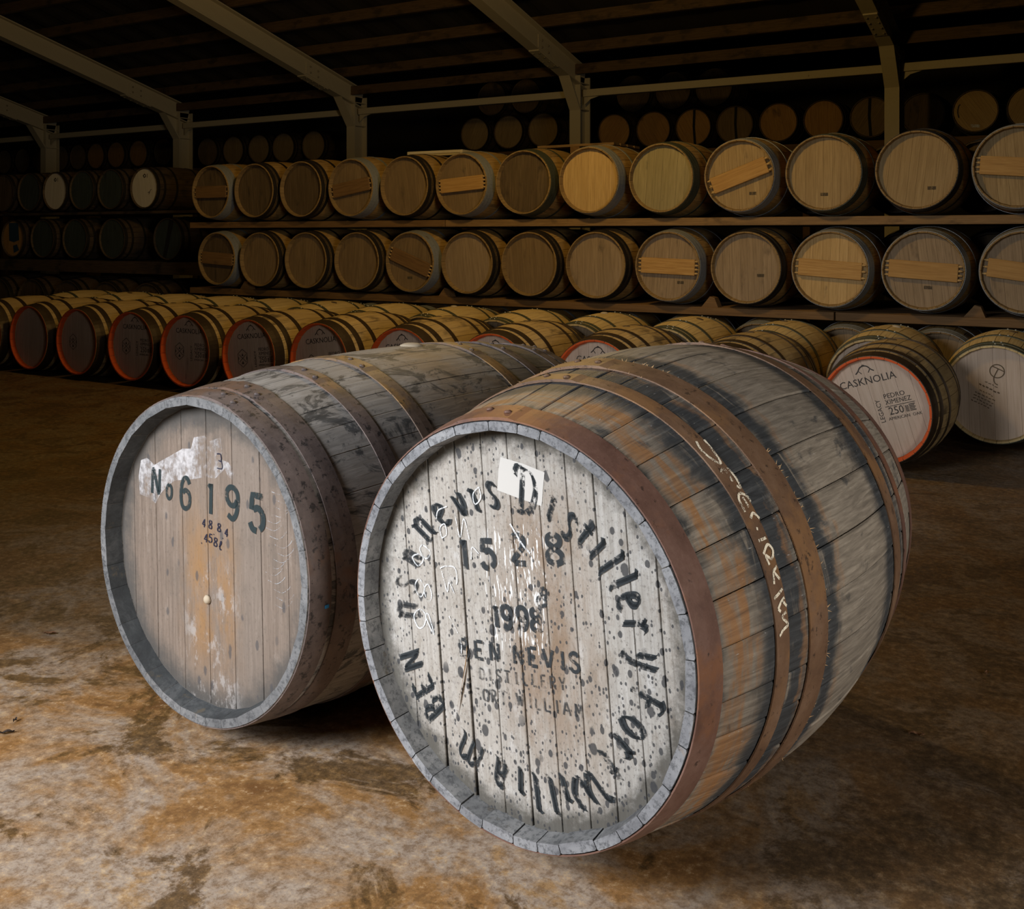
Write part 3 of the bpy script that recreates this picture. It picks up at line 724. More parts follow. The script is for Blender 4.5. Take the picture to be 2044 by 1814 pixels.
def place(ct, name, X, Y, Z, rz, roll, hoopmats, headmat, label, group, cat='cask', stavemat=None):
    """X, Y: centre of the front head's rim; Z: axis height"""
    ax = Vector((-math.sin(rz), math.cos(rz), 0)); c = Vector((X, Y, 0)) + ax * ct.P.L / 2
    t = empty(name, (c.x, c.y, Z - ct.P.Rb), rz); tag(t, label, cat, group)
    B = trans(0, 0, ct.P.Rb) @ rotY(roll)
    if ct.joined:
        b = obj('body', ct.body, t, mat=stavemat, mx=B); b['kind'] = 'stuff'
    else:
        for i in range(ct.n): obj('stave', ct.stave, t, mat=stavemat, mx=B @ rotY(2 * PI * i / ct.n))
    hs = []
    for i, h in enumerate(ct.hoops): hs.append(obj('hoop', h, t, mat=hoopmats[min(i, len(ct.hoops) - 1 - i) % len(hoopmats)], mx=B))
    for b in ct.boards: obj('head_board', b, t, mat=headmat, mx=B)
    obj('rear_head', ct.rear, t, mx=B)
    t['_r'] = roll
    return t, B, hs

ORD = ['first', 'second', 'third', 'fourth', 'fifth', 'sixth', 'seventh', 'eighth', 'ninth', 'tenth', 'eleventh', 'twelfth', 'thirteenth', 'fourteenth']
# --- rack casks (two kinds of hooping)
PR = Prof(.3225, .279, .90)
GAL = [(.009, .042), (.043, .083), (.086, .116), (.27, .30)]
DRK = [(.007, .052), (.058, .066), (.073, .108), (.26, .292)]
def mirror(h, L): return h + [(L - b, L - a) for a, b in reversed(h)]
rk_g = [CaskType(PR, 26, .024, mirror(GAL, .90), nb, .042, M['stave_rack'], M['rim_rack'], seed=sd) for nb, sd in ((8, 1), (9, 5))]
rk_d = [CaskType(PR, 26, .024, mirror(DRK, .90), nb, .042, M['stave_rack'], M['rim_rack'], seed=sd) for nb, sd in ((7, 2), (8, 6))]
dowel_me = dome('dowel', .0095, .036, M['head_yellow'], 8)
bar_w = .128
def crossbar(t, B, ct, tilt, mat, drop=0.0):
    R = ct.R - .004; R1 = math.sqrt(R * R - (bar_w / 2) ** 2) - .022
    m_ = box('crossbar', -R1, R1, -.034, -.010, -bar_w / 2 + drop, bar_w / 2 + drop, mat, .003)
    mx = trans(0, ct.fy, ct.P.Rb) @ rotY(-tilt)
    cb = obj('crossbar', m_, t, mx=mx)
    n_ = rnd.choice((3, 4))
    for sx in (-1, 1):
        for q in range(n_):
            z = -bar_w / 2 + .016 + q * (bar_w - .032) / (n_ - 1) + drop
            obj('dowel', dowel_me, cb, mx=trans(sx * (R1 - .004), -.022, z) @ Matrix.Rotation(sx * PI / 2, 4, 'Y'))
Y_R, Z_T, Z_M = 7.7496, 1.7449, 1.0273
def rack_x(row, i): return (-8.5735 + .6531 * i) if row == 'T' else (-8.5003 + .6507 * i)
g, d = 'hoop_galv', 'hoop_dark'
# (kind, head, crossbar tilt in degrees or None, bar material, label)
TOP = [
 (g, 'head_dark', 0, 'plank_dark', 'upper-tier rack cask with grey hoops and a dark red crossbar, beside the shadowed bay'),
 (d, 'head_dark', None, '', 'upper-tier rack cask with a plain dark head, second from the shadowed bay'),
 (d, 'head_dark', None, '', 'upper-tier rack cask with a dark head and swirl stain, third from the shadowed bay'),
 (g, 'head_brown', 9, 'plank_dark', 'upper-tier rack cask with pale grey hoops and a dark crossbar tilting up, below a column'),
 (d, 'head_brown', None, '', 'upper-tier rack cask with black hoops under the thin metal cradle bar'),
 (g, 'head_brown', 4, 'plank', 'upper-tier rack cask with grey hoops and a brown crossbar with three end pegs'),
 ('hoop_green', 'head_dark', None, '', 'upper-tier rack cask with green-grey hoops and a plain dark brown head'),
 (g, 'head_yellow', None, '', 'upper-tier rack cask with a bright straw-yellow plain head'),
 ('hoop_green', 'head_mossy', None, '', 'upper-tier rack cask with a mottled olive head and black mould at its foot'),
 (g, 'head_tan', 20, 'plank', 'upper-tier rack cask with a steeply slanted crossbar'),
 ('hoop_green', 'head_tan', None, '', 'upper-tier rack cask with a plain tan head, third from the near end'),
 (d, 'head_tan', None, '', 'upper-tier rack cask with a smooth tan head and black hoops, second from the near end'),
 (g, 'head_tan', -5, 'plank', 'upper-tier rack cask cut off by the frame edge, with a pale crossbar')]
MID = [
 (g, 'head_dark', -3, 'plank_dark', 'middle-tier rack cask with three bright grey hoops and a black head'),
 (d, 'head_brown', None, '', 'middle-tier rack cask with a smooth brown head, second from the shadowed bay'),
 (d, 'head_brown', None, '', 'middle-tier rack cask with a pale patch on its brown head'),
 (d, 'head_brown', None, '', 'middle-tier rack cask with a plain brown head, fourth from the shadowed bay'),
 (g, 'head_brown', -20, 'plank_dark', 'middle-tier rack cask with a reddish crossbar slanting down'),
 (d, 'head_grey', None, '', 'middle-tier rack cask with a smooth grey-brown head, sixth from the shadowed bay'),
 (d, 'head_brown', None, '', 'middle-tier rack cask with a streaked stained head, seventh from the shadowed bay'),
 (d, 'head_grey', None, '', 'middle-tier rack cask with a grey plain head, just before the level orange crossbar'),
 (g, 'head_grey', -2, 'plank', 'middle-tier rack cask with a level orange crossbar and bluish hoops'),
 (d, 'head_grey', None, '', 'middle-tier rack cask with a pinkish plain head and wide boards'),
 (g, 'head_yellow', -4, 'plank', 'middle-tier rack cask with a bright knotty pine crossbar on a golden head'),
 (g, 'head_grey', -4, 'plank', 'middle-tier rack cask with a rough-sawn crossbar, second from the near end'),
 (g, 'head_grey', -8, 'plank', 'middle-tier rack cask cut off by the frame edge, with a drooping crossbar')]
cask_nodes = {}
for row, Z, spec in (('T', Z_T, TOP), ('M', Z_M, MID)):
    for i, (hm, hd, tilt, bm_, lab) in enumerate(spec):
        fam = rk_d if hm == d else rk_g
        ct = fam[i % 2]
        hmats = [M['hoop_dark'], M['hoop_dark'], M['hoop_dark'], M['hoop_dark']] if hm == d else [M[hm]] * 4
        t, B, hs = place(ct, 'rack_cask', rack_x(row, i) + rnd.uniform(-.001, .001), Y_R + rnd.uniform(-.012, .012), Z, rnd.uniform(-.003, .003), rnd.uniform(-.12, .12), hmats, M[hd], lab, 'casks on the upper tier' if row == 'T' else 'casks on the middle tier')
        cask_nodes[row, i] = (t, B, ct)
        if tilt is not None: crossbar(t, B, ct, math.radians(tilt), M[bm_])
for key, x, z in ((('T', 9), .10, -.14), (('T', 11), .10, -.13), (('M', 8), .10, -.13), (('M', 11), .03, -.12), (('M', 9), .11, -.06), (('T', 10), .0, -.16), (('M', 4), -.02, -.15)):
    t, B, ct = cask_nodes[key]; ik = Ink(); ik.begin(); ik.poly([(x - .028, z + .012), (x + .028, z + .012), (x + .028, z - .012), (x - .028, z - .012)])
    ik.split('stamp', ct.fy - .0015, M['stamp'], t, trans(0, 0, ct.P.Rb))
# lower tier, mostly hidden behind the floor rows
low = CaskType(Prof(.318, .276, .90), 26, .024, mirror(GAL, .90), 7, .032, M['stave_rack'], M['head_brown'], joined=True, seed=4)
for i in range(12):
    place(low, 'rack_cask', rack_x('M', i + 1) + .10, Y_R, .3205, 0, rnd.uniform(-.2, .2), [M['hoop_galv']] * 4, M['head_grey'], 'grey-hooped cask under the lowest rail, %s from the near end' % ORD[11 - i], 'casks under the lowest rail')

# deep rows behind the front casks, seen only as darkness between them
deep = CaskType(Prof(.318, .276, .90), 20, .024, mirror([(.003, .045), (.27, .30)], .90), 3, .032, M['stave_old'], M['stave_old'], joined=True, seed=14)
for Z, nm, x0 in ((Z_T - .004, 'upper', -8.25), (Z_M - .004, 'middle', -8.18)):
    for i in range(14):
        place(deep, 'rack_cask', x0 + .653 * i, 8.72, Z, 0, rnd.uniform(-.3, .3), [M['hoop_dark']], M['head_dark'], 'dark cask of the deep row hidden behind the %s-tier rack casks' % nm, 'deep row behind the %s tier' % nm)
# shelves of the rack
def shelf(label, x0, seam, x1, z0, z1, front_lo, y0, depth, mats):
    t = empty('rack_shelf', ((x0 + x1) / 2, y0, z0)); tag(t, label, 'shelf')
    cx = (x0 + x1) / 2
    for a, b, m_ in ((x0, seam - .006, mats[0]), (seam + .006, x1, mats[1])):
        obj('front_board', box('front_board', a - cx, b - cx, 0, .07, front_lo - z0, z1 - z0, m_, .003), t)
    for q in range(3):
        yy = .10 + q * (depth - .1) / 3
        obj('deck_plank', box('deck_plank', x0 - cx, x1 - cx, yy, yy + (depth - .1) / 3 - .02, 0, z1 - z0, M['plank_dark'], .003), t)
shelf('long timber shelf under the upper tier of the rack', -9.0, -5.55, .3, 1.357, 1.4205, 1.357, 7.84, 1.70, (M['plank_dark'], M['rail']))
shelf('long timber shelf under the middle tier of the rack', -9.0, -1.98, .3, .645, .7025, .640, 7.84, 1.70, (M['plank_dark'], M['plank_dark']))
# wooden chocks on the lower shelf
wedge = fix(mesh_from('chock', [(-.07, 0, 0), (.07, 0, 0), (.04, 0, .075), (.0, 0, .085), (-.07, .09, 0), (.07, .09, 0), (.04, .09, .075), (.0, .09, .085)], [(0, 1, 2, 3), (7, 6, 5, 4), (0, 4, 5, 1), (1, 5, 6, 2), (2, 6, 7, 3), (3, 7, 4, 0)], [(0, 0), (.16, 0), (.14, .1), (.1, .1), (0, .1), (.16, .1), (.14, .2), (.1, .2)], mat=M['plank_dark']))
for i, (ix, lab) in enumerate(((0.5, 'wooden wedge beside the bright grey-hooped cask'), (4.5, 'wooden wedge between the slanting crossbar cask and its neighbour'), (8.5, 'wooden wedge beside the level orange crossbar cask'), (11.5, 'reddish wooden wedge under the drooping crossbar cask'))):
    o = obj('chock', wedge); o.location = (rack_x('M', ix), 7.86, .703); tag(o, lab, 'wedge', 'chocks on the lower shelf')

# --- shadowed rack set back at the far end: old dark casks
old_P = Prof(.284, .256, .95)
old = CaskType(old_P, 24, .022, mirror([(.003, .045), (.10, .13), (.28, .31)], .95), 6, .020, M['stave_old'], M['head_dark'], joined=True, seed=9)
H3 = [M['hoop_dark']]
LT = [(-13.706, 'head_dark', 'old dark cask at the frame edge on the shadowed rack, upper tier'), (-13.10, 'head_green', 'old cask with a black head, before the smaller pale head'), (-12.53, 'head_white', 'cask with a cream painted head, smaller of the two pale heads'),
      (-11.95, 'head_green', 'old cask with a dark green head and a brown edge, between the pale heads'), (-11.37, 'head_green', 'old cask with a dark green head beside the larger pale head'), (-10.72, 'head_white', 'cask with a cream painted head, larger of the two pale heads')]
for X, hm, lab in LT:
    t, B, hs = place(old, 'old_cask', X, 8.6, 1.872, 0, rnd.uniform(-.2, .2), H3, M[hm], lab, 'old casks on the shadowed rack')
    if hm == 'head_white':
        ik = Ink(); ik.line([(-.03, .15), (.0, .175), (.02, .15), (-.01, .135), (-.02, .16)], .012); ik.line([(.05, .18), (.05, .13)], .008, False)
        if X > -11: ik.line([(.06, -.06), (.09, -.05), (.08, -.08), (.11, -.03), (.13, -.02)], .006)
        ik.split('scribble', old.fy - .002, M['ink'], t, trans(0, 0, old_P.Rb))
LM = [(-13.481, 'head_ochre', 'old cask with a torn blue sheet over an ochre head'), (-12.80, 'head_green', 'old black-headed cask next to the blue sheet, lower shadowed tier'), (-12.1, 'head_green', 'old black-headed cask, third on the lower shadowed tier'),
      (-11.334, 'head_green', 'old black-headed cask, fourth on the lower shadowed tier'), (-10.28, 'head_green', 'old dark green cask with a diagonal band, by the grey-hooped cask')]
for i, (X, hm, lab) in enumerate(LM):
    t, B, hs = place(old, 'old_cask', X, 8.6, 1.232, 0, rnd.uniform(-.2, .2), H3, M[hm], lab, 'old casks on the shadowed rack')
    if i == 0:
        ik = Ink(); ik.poly([(-.10, .22), (.12, .22), (.14, -.02), (.02, -.05), (-.09, -.03)]); ik.poly([(.0, -.10), (.09, -.08), (.14, -.16), (.02, -.20)])
        obj('blue_sheet', ik.mesh('blue_sheet', old.fy - .004, M['blue_tarp']), t, mx=trans(0, 0, old_P.Rb))
    if i == 4:
        ik = Ink(); ik.poly([(.02, .24), (.10, .22), (-.04, -.24), (-.10, -.22)])
        obj('painted_band', ik.mesh('painted_band', old.fy - .002, M['gap']), t, mx=trans(0, 0, old_P.Rb))
t = empty('rack_shelf', (-11.9, 8.64, 1.552)); tag(t, 'dark shelf under the cream-headed casks', 'shelf')
obj('front_board', box('front_board', -2.3, 2.3, 0, .06, 0, .034, M['stave_old']), t); obj('deck_plank', box('deck_plank', -2.3, 2.3, .08, .8, 0, .034, M['stave_old']), t)
t = empty('rack_shelf', (-11.9, 8.64, .80)); tag(t, 'dark shelf under the lower shadowed tier', 'shelf')
obj('front_board', box('front_board', -2.3, 2.3, 0, .06, -.01, .145, M['stave_old']), t); obj('deck_plank', box('deck_plank', -2.3, 2.3, .08, .8, .06, .145, M['stave_old']), t)
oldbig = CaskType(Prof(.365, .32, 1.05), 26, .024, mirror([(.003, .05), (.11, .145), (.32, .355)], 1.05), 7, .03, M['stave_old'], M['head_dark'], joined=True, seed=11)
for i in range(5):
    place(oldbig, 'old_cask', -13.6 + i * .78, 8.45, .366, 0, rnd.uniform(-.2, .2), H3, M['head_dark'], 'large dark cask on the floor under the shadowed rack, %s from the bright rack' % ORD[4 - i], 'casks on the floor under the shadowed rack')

# --- small heads on the rack beyond the columns
far = CaskType(Prof(.315, .276, .90), 22, .02, mirror([(.003, .045), (.08, .11), (.27, .30)], .90), 5, .012, M['stave_old'], M['head_brown'], joined=True, seed=21)
BACK = [
 (-23.207, 3.03, 'head_brown'), (-22.481, 3.03, 'head_brown'), (-21.80, 3.03, 'head_brown'), (-21.05, 3.03, 'head_brown'), (-20.42, 3.03, 'head_brown'), (-19.79, 3.03, 'head_ochre'), (-19.1, 3.03, 'head_ochre'), (-18.37, 3.03, 'head_ochre'), (-17.585, 3.03, 'head_brown'),
 (-16.24, 2.97, 'head_brown'), (-15.508, 2.97, 'head_tan'), (-14.803, 2.97, 'head_tan'), (-14.149, 2.97, 'head_tan'), (-13.377, 2.97, 'head_tan'),
 (-9.72, 3.0, 'head_tan'), (-9.048, 3.0, 'head_tan'), (-8.38, 3.0, 'head_tan'),
 (-7.101, 2.90, 'head_ochre'), (-6.43, 2.90, 'head_ochre'), (-5.78, 2.90, 'head_ochre'), (-5.134, 2.90, 'head_brown'), (-4.485, 2.90, 'head_ochre'), (-3.845, 2.90, 'head_ochre'), (-3.2, 2.90, 'head_brown'), (-2.525, 2.90, 'head_dark'), (-1.879, 2.90, 'head_yellow'), (-1.23, 2.90, 'head_yellow')]
BL = (['dim small cask head at the frame edge, beyond the farthest columns', 'dim small cask head just before the farthest lit column', 'dim small cask half hidden by the farthest lit column', 'dim small cask head just past the farthest lit column', 'dim small cask head, second past the farthest lit column', 'small cask head above the smaller pale head', 'small cask head above the dark green heads', 'small cask head above the larger pale head', 'dim small cask next to the column over the dark gap']
      + ['small cask head darkest of the group of five', 'small tan cask head, second of the group of five', 'small tan cask head, middle of the group of five', 'small tan cask head, fourth of the group of five', 'small tan cask head, brightest and last of the group of five']
      + ['small round cask head, first of the trio behind the pallet', 'small round cask head with a grain stripe, middle of the trio', 'small round cask head by the studded column, last of the trio']
      + ['small brown cask head right after the studded column', 'small brown cask head, second after the studded column', 'small reddish cask head with a split, third after the studded column', 'small dark cask head with a pale scratch, fourth after the studded column', 'small golden cask head, fifth after the studded column', 'small golden cask head with a diagonal board, sixth after the studded column', 'small dark split cask head just before the nearest column', 'nearly black small cask head just past the nearest column', 'small yellow cask head with a white tag and a hook mark', 'small yellow cask head at the frame edge'])
for (X, Z, hm), lab in zip(BACK, BL):
    t, B, hs = place(far, 'stacked_cask', X, 14.6, Z, 0, rnd.uniform(-.6, .6), H3, M[hm], lab, 'casks on the rack beyond the columns')
    if abs(X + 1.879) < .01:
        ik = Ink(); ik.poly([(-.06, -.17), (.05, -.18), (.05, -.22), (-.06, -.21)])
        obj('paper_tag', ik.mesh('paper_tag', far.fy - .003, M['chalk']), t, mx=trans(0, 0, far.P.Rb))
        ik = Ink(); ik.line([(-.20, -.08), (-.215, .0), (-.20, .08), (-.18, .09)], .014)
        obj('hook_mark', ik.mesh('hook_mark', far.fy - .003, M['ink']), t, mx=trans(0, 0, far.P.Rb))
    if abs(X + 3.2) < .01 or abs(X + 5.134) < .01 or abs(X + 5.78) < .01:
        ik = Ink(); ik.poly([(-.03, .26), (.01, .26), (.0, .0), (.02, -.26), (-.02, -.26), (-.04, .02)])
        obj('split_board', ik.mesh('split_board', far.fy - .002, M['gap']), t, mx=trans(.03 if X < -4 else 0, 0, far.P.Rb))
for X, Z, lab in ((-9.38, 3.575, 'dark cask stacked over the trio, under the eave beam'), (-8.71, 3.575, 'dark cask stacked over the trio, next to the studded column'), (-6.765, 3.475, 'dark cask stacked over the brown heads, beside the studded column'), (-6.105, 3.475, 'dark cask stacked over the brown heads, middle one'), (-5.455, 3.475, 'dark cask stacked over the brown heads, farthest from the studded column')):
    place(far, 'stacked_cask', X, 14.6, Z, 0, rnd.uniform(-.6, .6), H3, M['head_dark'], lab, 'dark casks stacked above')
def far_rack(label, x0, x1, ztop):
    t = empty('cask_rack', ((x0 + x1) / 2, 14.9, 0)); tag(t, label, 'rack'); w = (x1 - x0) / 2
    for yy in (-.15, .35): obj('rack_beam', box('rack_beam', -w, w, yy - .05, yy + .05, ztop - .12, ztop, M['plank_dark']), t)
    nn = max(2, int(w))
    for q in range(nn):
        xx = -w + .1 + (2 * w - .2) * q / (nn - 1)
        obj('rack_post', box('rack_post', xx - .05, xx + .05, -.05, .25, 0, ztop - .12, M['plank_dark']), t)
far_rack('dark timber rack under the farthest dim heads', -23.8, -17.0, 3.03 - .316)
far_rack('dark timber rack under the group of five heads', -16.8, -12.9, 2.97 - .316)
far_rack('dark timber rack under the trio of heads', -10.2, -7.9, 3.0 - .316)
far_rack('dark timber rack under the near row of small heads', -7.6, -.7, 2.90 - .316)

# --- floor row with orange rims
PO = Prof(.340, .290, .92)
ORG = mirror([(.002, .085), (.118, .165), (.275, .312)], .92)
og = [CaskType(PO, 26, .026, ORG, nb, .050, M['stave_orange'], M['orange_rim'], seed=sd) for nb, sd in ((7, 31), (8, 33))]
OX = [-9.42, -8.728, -8.02, -7.31, -6.62, -5.886, -5.20, -4.427, -3.671, -2.91, -2.08, -1.233]
OL = ['orange-rimmed floor cask cut off by the frame edge, farthest of its row', 'orange-rimmed floor cask with an unmarked dark head, second from the far end', 'orange-rimmed floor cask with a faint round mark, third from the far end', 'orange-rimmed floor cask with a round burned mark, fourth from the far end',
      'orange-rimmed floor cask with a clear hexagon mark above the front casks', 'orange-rimmed floor cask with a hexagon mark partly hidden by the front casks', 'orange-rimmed floor cask showing only its upper lettering', 'orange-rimmed floor cask behind the bung of the front cask', 'orange-rimmed floor cask in the middle behind the two front casks',
      'orange-rimmed floor cask in the notch between the two front casks', 'brown-hooped floor cask hidden but for its crown behind the spotted cask', 'orange-rimmed floor cask with a fully lit printed head, nearest of its row']
ink_y = og[0].fy - .0012
logo = Ink(); logo.line([(-.05, -.012), (-.035, .0), (-.02, .018), (0, .024), (.02, .018), (.035, .0), (.05, -.012)], .006); logo.line([(-.03, .0), (-.018, -.016)], .004, False); logo.line([(.03, .0), (.018, -.016)], .004, False)
logo.line([(-.012, .02), (0, .03), (.012, .02)], .004)
logo_me = logo.mesh('crest_mark', ink_y, M['ink'])
name_me = type_mesh('name_lettering', 'CASKNOLIA', .056, ink_y, M['ink'], 0, -.058)
hx = Ink(); hp = [(.058 * math.sin(PI / 3 * q), .07 * math.cos(PI / 3 * q)) for q in range(6)]
hx.line(hp + [hp[0]], .0045, False); hx.line([(-.04, -.03), (.04, .03)], .004, False); hx.line([(-.04, .03), (.04, -.03)], .004, False)
hx.poly([(-.012, -.045), (.012, -.045), (0, -.02)]); hx.poly([(-.01, .018), (.01, .018), (0, .04)]); hx.line([(-.042, -.01), (-.042, .01)], .006, False); hx.line([(.04, -.012), (.046, .0), (.04, .012)], .005, False)
hex_me = hx.mesh('hexagon_mark', ink_y, M['ink'])
def product_print(rot0=0):
    out = []
    out.append(type_mesh('print', 'PEDRO', .036, ink_y, M['ink'], -.012, .070)); out.append(type_mesh('print', 'XIMENEZ', .036, ink_y, M['ink'], .0, .038, sx=.92))
    out.append(type_mesh('print', '250', .058, ink_y, M['ink'], -.024, -.012, sx=.92)); out.append(type_mesh('print', 'AMERICAN  OAK', .023, ink_y, M['ink'], .012, -.050))
    out.append(type_mesh('print', 'LEGACY', .034, ink_y, M['ink'], -.105, .0, PI / 2))
    bl = Ink(); bl.line([(-.075, .016), (.082, .016)], .003, False)
    for q in range(3): bl.line([(.027 + q * .006, -.03), (.027 + q * .006, .004)], .003, False)
    for q in range(5): bl.line([(.046, .006 - q * .008), (.078 - .006 * (q % 2), .006 - q * .008)], .0045, False)
    out.append(bl.mesh('print_rules', ink_y, M['ink']))
    return out
prints = product_print()
for i, (X, lab) in enumerate(zip(OX, OL)):
    rot = {11: .30, 5: .10, 6: .14, 7: .1}.get(i, 0.0)
    t, B, hs = place(og[i % 2], 'orange_rim_cask', X, 5.71 + (0 if i == 11 else rnd.uniform(-.02, .02)), .3405, rnd.uniform(-.02, .02) if i < 11 else 0.0, -rot, [M['hoop_brown'], M['hoop_brown'], M['hoop_brown']], M['head_pink'] if i > 7 else M['head_pink'], lab, 'orange-rimmed casks on the floor')
    L0 = trans(0, 0, PO.Rb) @ rotY(-rot)
    if i >= 2:
        if i >= 3:
            obj('crest_mark', logo_me, t, mx=L0 @ trans(0, 0, .215)); obj('name_lettering', name_me, t, mx=L0 @ trans(0, 0, .215))
        if i != 11: obj('hexagon_mark', hex_me, t, mx=L0 @ trans(-.11, 0, -.01))
        if i >= 3:
            mx = L0 @ trans(.135, 0, -.02) if i < 11 else L0 @ trans(.125, 0, -.015)
            for m_ in prints: obj(m_.name.split('.')[0], m_, t, mx=mx)
    # bung with its stave hole on top
    obj('bung', dome('bung', .026, .006, M['head_dark'], 12), t, mx=trans(0, .0, 2 * PO.Rb - .001))

# --- pale floor row behind
PP = Prof(.340, .288, .92)
pl = [CaskType(PP, 26, .026, mirror([(.002, .036), (.048, .078), (.23, .262)], .92), nb, .030, M['stave_pale'], M['stave_pale'], seed=sd) for nb, sd in ((8, 41), (7, 44))]
riv = dome('rivet', .0065, .005, M['rivet'], 8)
plug = dome('bung', .030, .012, M['cork'], 12); plug_dark = dome('bung', .028, .006, M['head_dark'], 12)
tq = Ink(); tq.line([(.030 * math.cos(a * PI / 6), .030 * math.sin(a * PI / 6)) for a in range(12)], .0045, True, True); tq.line([(-.025, .012), (.025, .012)], .0045, False); tq.line([(0, .012), (.0, -.03), (.012, -.052), (.028, -.056)], .0045, True)
for q, (w_, z) in enumerate(((.05, -.066), (.085, -.088), (.06, -.112), (.085, -.128), (.085, -.142), (.08, -.156), (.085, -.170))):
    x = -w_ / 2
    while x < w_ / 2:
        l_ = rnd.uniform(.006, .014); tq.line([(x, z + rnd.uniform(-.002, .002)), (x + l_, z + rnd.uniform(-.002, .002))], .006 if q == 1 else .0035, False); x += l_ + .005
tq_me = tq.mesh('maker_mark', pl[0].fy - .0012, M['head_dark'])
for j in range(14):
    X = -.753 - .70 * j
    lab = ['pale oak floor cask with a ringed monogram on its head, at the frame edge', 'pale oak floor cask with a light head peeping over the orange-rimmed one'][j] if j < 2 else 'pale oak floor cask in the second row, %s from the near end' % ORD[j]
    t, B, hs = place(pl[j % 2], 'pale_cask', X + (rnd.uniform(-.004, .004) if j else 0), 6.66, .3405, rnd.uniform(-.006, .006), rnd.uniform(-.1, .1), [M['hoop_green']], M['head_pink'] if j < 2 else M['head_grey'], lab, 'pale casks in the second floor row')
    ra = rnd.uniform(1.35, 1.75)
    for h in range(6):
        u0, u1 = [(.002, .036), (.048, .078), (.23, .262), (.658, .69), (.842, .872), (.884, .918)][h]
        for dd in (-.07, .07):
            a = ra + dd + (0 if h != 1 else .05); um = (u0 + u1) / 2; r = PP.r(um) + .003
            obj('rivet', riv, hs[h], mx=trans(r * math.cos(a), um - PP.L / 2, r * math.sin(a)) @ rotY(PI / 2 - a))
    a = ra - .05
    obj('bung', plug if j in (1, 4, 6) else plug_dark, t, mx=trans(0, 0, PP.Rb) @ trans((PP.Rb + .001) * math.cos(a), 0, (PP.Rb - .002) * math.sin(a)) @ rotY(PI / 2 - a))
    if j == 0: obj('maker_mark', tq_me, t, mx=trans(.01, 0, PP.Rb + .135) @ rotY(.42) @ Matrix.Diagonal((1.3, 1, 1.3, 1)))

# --- things lying on the upper tier
t = empty('metal_cradle', (-5.86, 8.22, 2.0685)); tag(t, 'thin bent metal cradle bar lying across the top of a rack cask', 'cradle'); t.rotation_euler = (0, 0, .06)
for yy in (-.12, .12): obj('cradle_bar', box('cradle_bar', -.30, .30, yy - .012, yy + .012, .0, .028, M['steel_paint'], .003), t)
for xx in (-.30, .30): obj('cradle_end', box('cradle_end', xx - .015, xx + .015, -.13, .13, -.035, .028, M['steel_paint'], .003), t)
t = empty('pallet', (-4.72, 9.15, 2.0595)); tag(t, 'small dim wooden pallet behind the green-hooped rack cask', 'pallet')
for xx in (-.36, 0, .36): obj('pallet_block', box('pallet_block', xx - .05, xx + .05, -.3, .3, 0, .08, M['plank_dark']), t)
for q in range(4): obj('pallet_board', box('pallet_board', -.42, .42, -.3 + q * .155, -.3 + q * .155 + .12, .081, .105, M['rail']), t)

# ------------------------------------------------------------------ the two front casks
def front_cask(name, label, P, cx, cy, yaw, n_staves, th, recess, hoops, stave_mat, rim, head_mat, seams, tilt, gaps, seed, lap_at, bevel_mat, joint):
    R = random.Random(seed)
    t = empty(name, (cx, cy, 0), yaw - PI / 2); tag(t, label, 'cask', 'the two big front casks')
    B = trans(0, 0, P.Rb)
    w = [R.uniform(.75, 1.3) for _ in range(n_staves)]; tot = sum(w); a = R.uniform(0, .2)
    for q in w:
        a1 = a + 2 * PI * q / tot
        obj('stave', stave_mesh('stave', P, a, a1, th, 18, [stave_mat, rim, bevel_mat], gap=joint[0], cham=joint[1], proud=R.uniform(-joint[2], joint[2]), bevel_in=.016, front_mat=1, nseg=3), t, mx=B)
        a = a1
    hs = []
    for q, (u0, u1, m_) in enumerate(hoops):
        lap = (lap_at - .16, lap_at + .16) if lap_at else None
        hs.append(obj('hoop', hoop_mesh('hoop', P, u0, u1, m_, th=.003, segs=144, lap=lap, wob=.0025 if 0 < q < len(hoops) - 1 else 0.0, seed=seed + q), t, mx=B))
        if lap_at:
            for k_, da in enumerate((-.11, .02)):
                aa = lap_at + da; um = (u0 + u1) / 2 + (.008 if k_ else -.006); r = P.r(um) + .0065
                obj('rivet', dome('rivet', .0085, .006, m_, 10), hs[-1], mx=trans(r * math.cos(aa), um - P.L / 2, r * math.sin(aa)) @ rotY(PI / 2 - aa))
    Rh = P.r(recess) - th + .008; fy = -P.L / 2 + recess
    xs = [-Rh] + list(seams) + [Rh]
    for k_, (x0, x1) in enumerate(zip(xs, xs[1:])):
        gl, gr = gaps.get(k_ - 1, (.0006, .0006)), gaps.get(k_, (.0006, .0006))
        obj('head_board', board_mesh('head_board', Rh, x0, x1, head_mat, fy + R.uniform(-.0006, .0006), .022, gap=(gl[0], gl[1], gr[0], gr[1]), tilt=tilt, bev=.0016), t, mx=B)
    obj('head_backing', disc_mesh('head_backing', Rh, fy + .02, M['gap'], 64), t, mx=B)
    obj('rear_head', disc_mesh('rear_head', Rh, P.L / 2 - recess, head_mat, 64), t, mx=B)
    return t, B, hs, fy, Rh

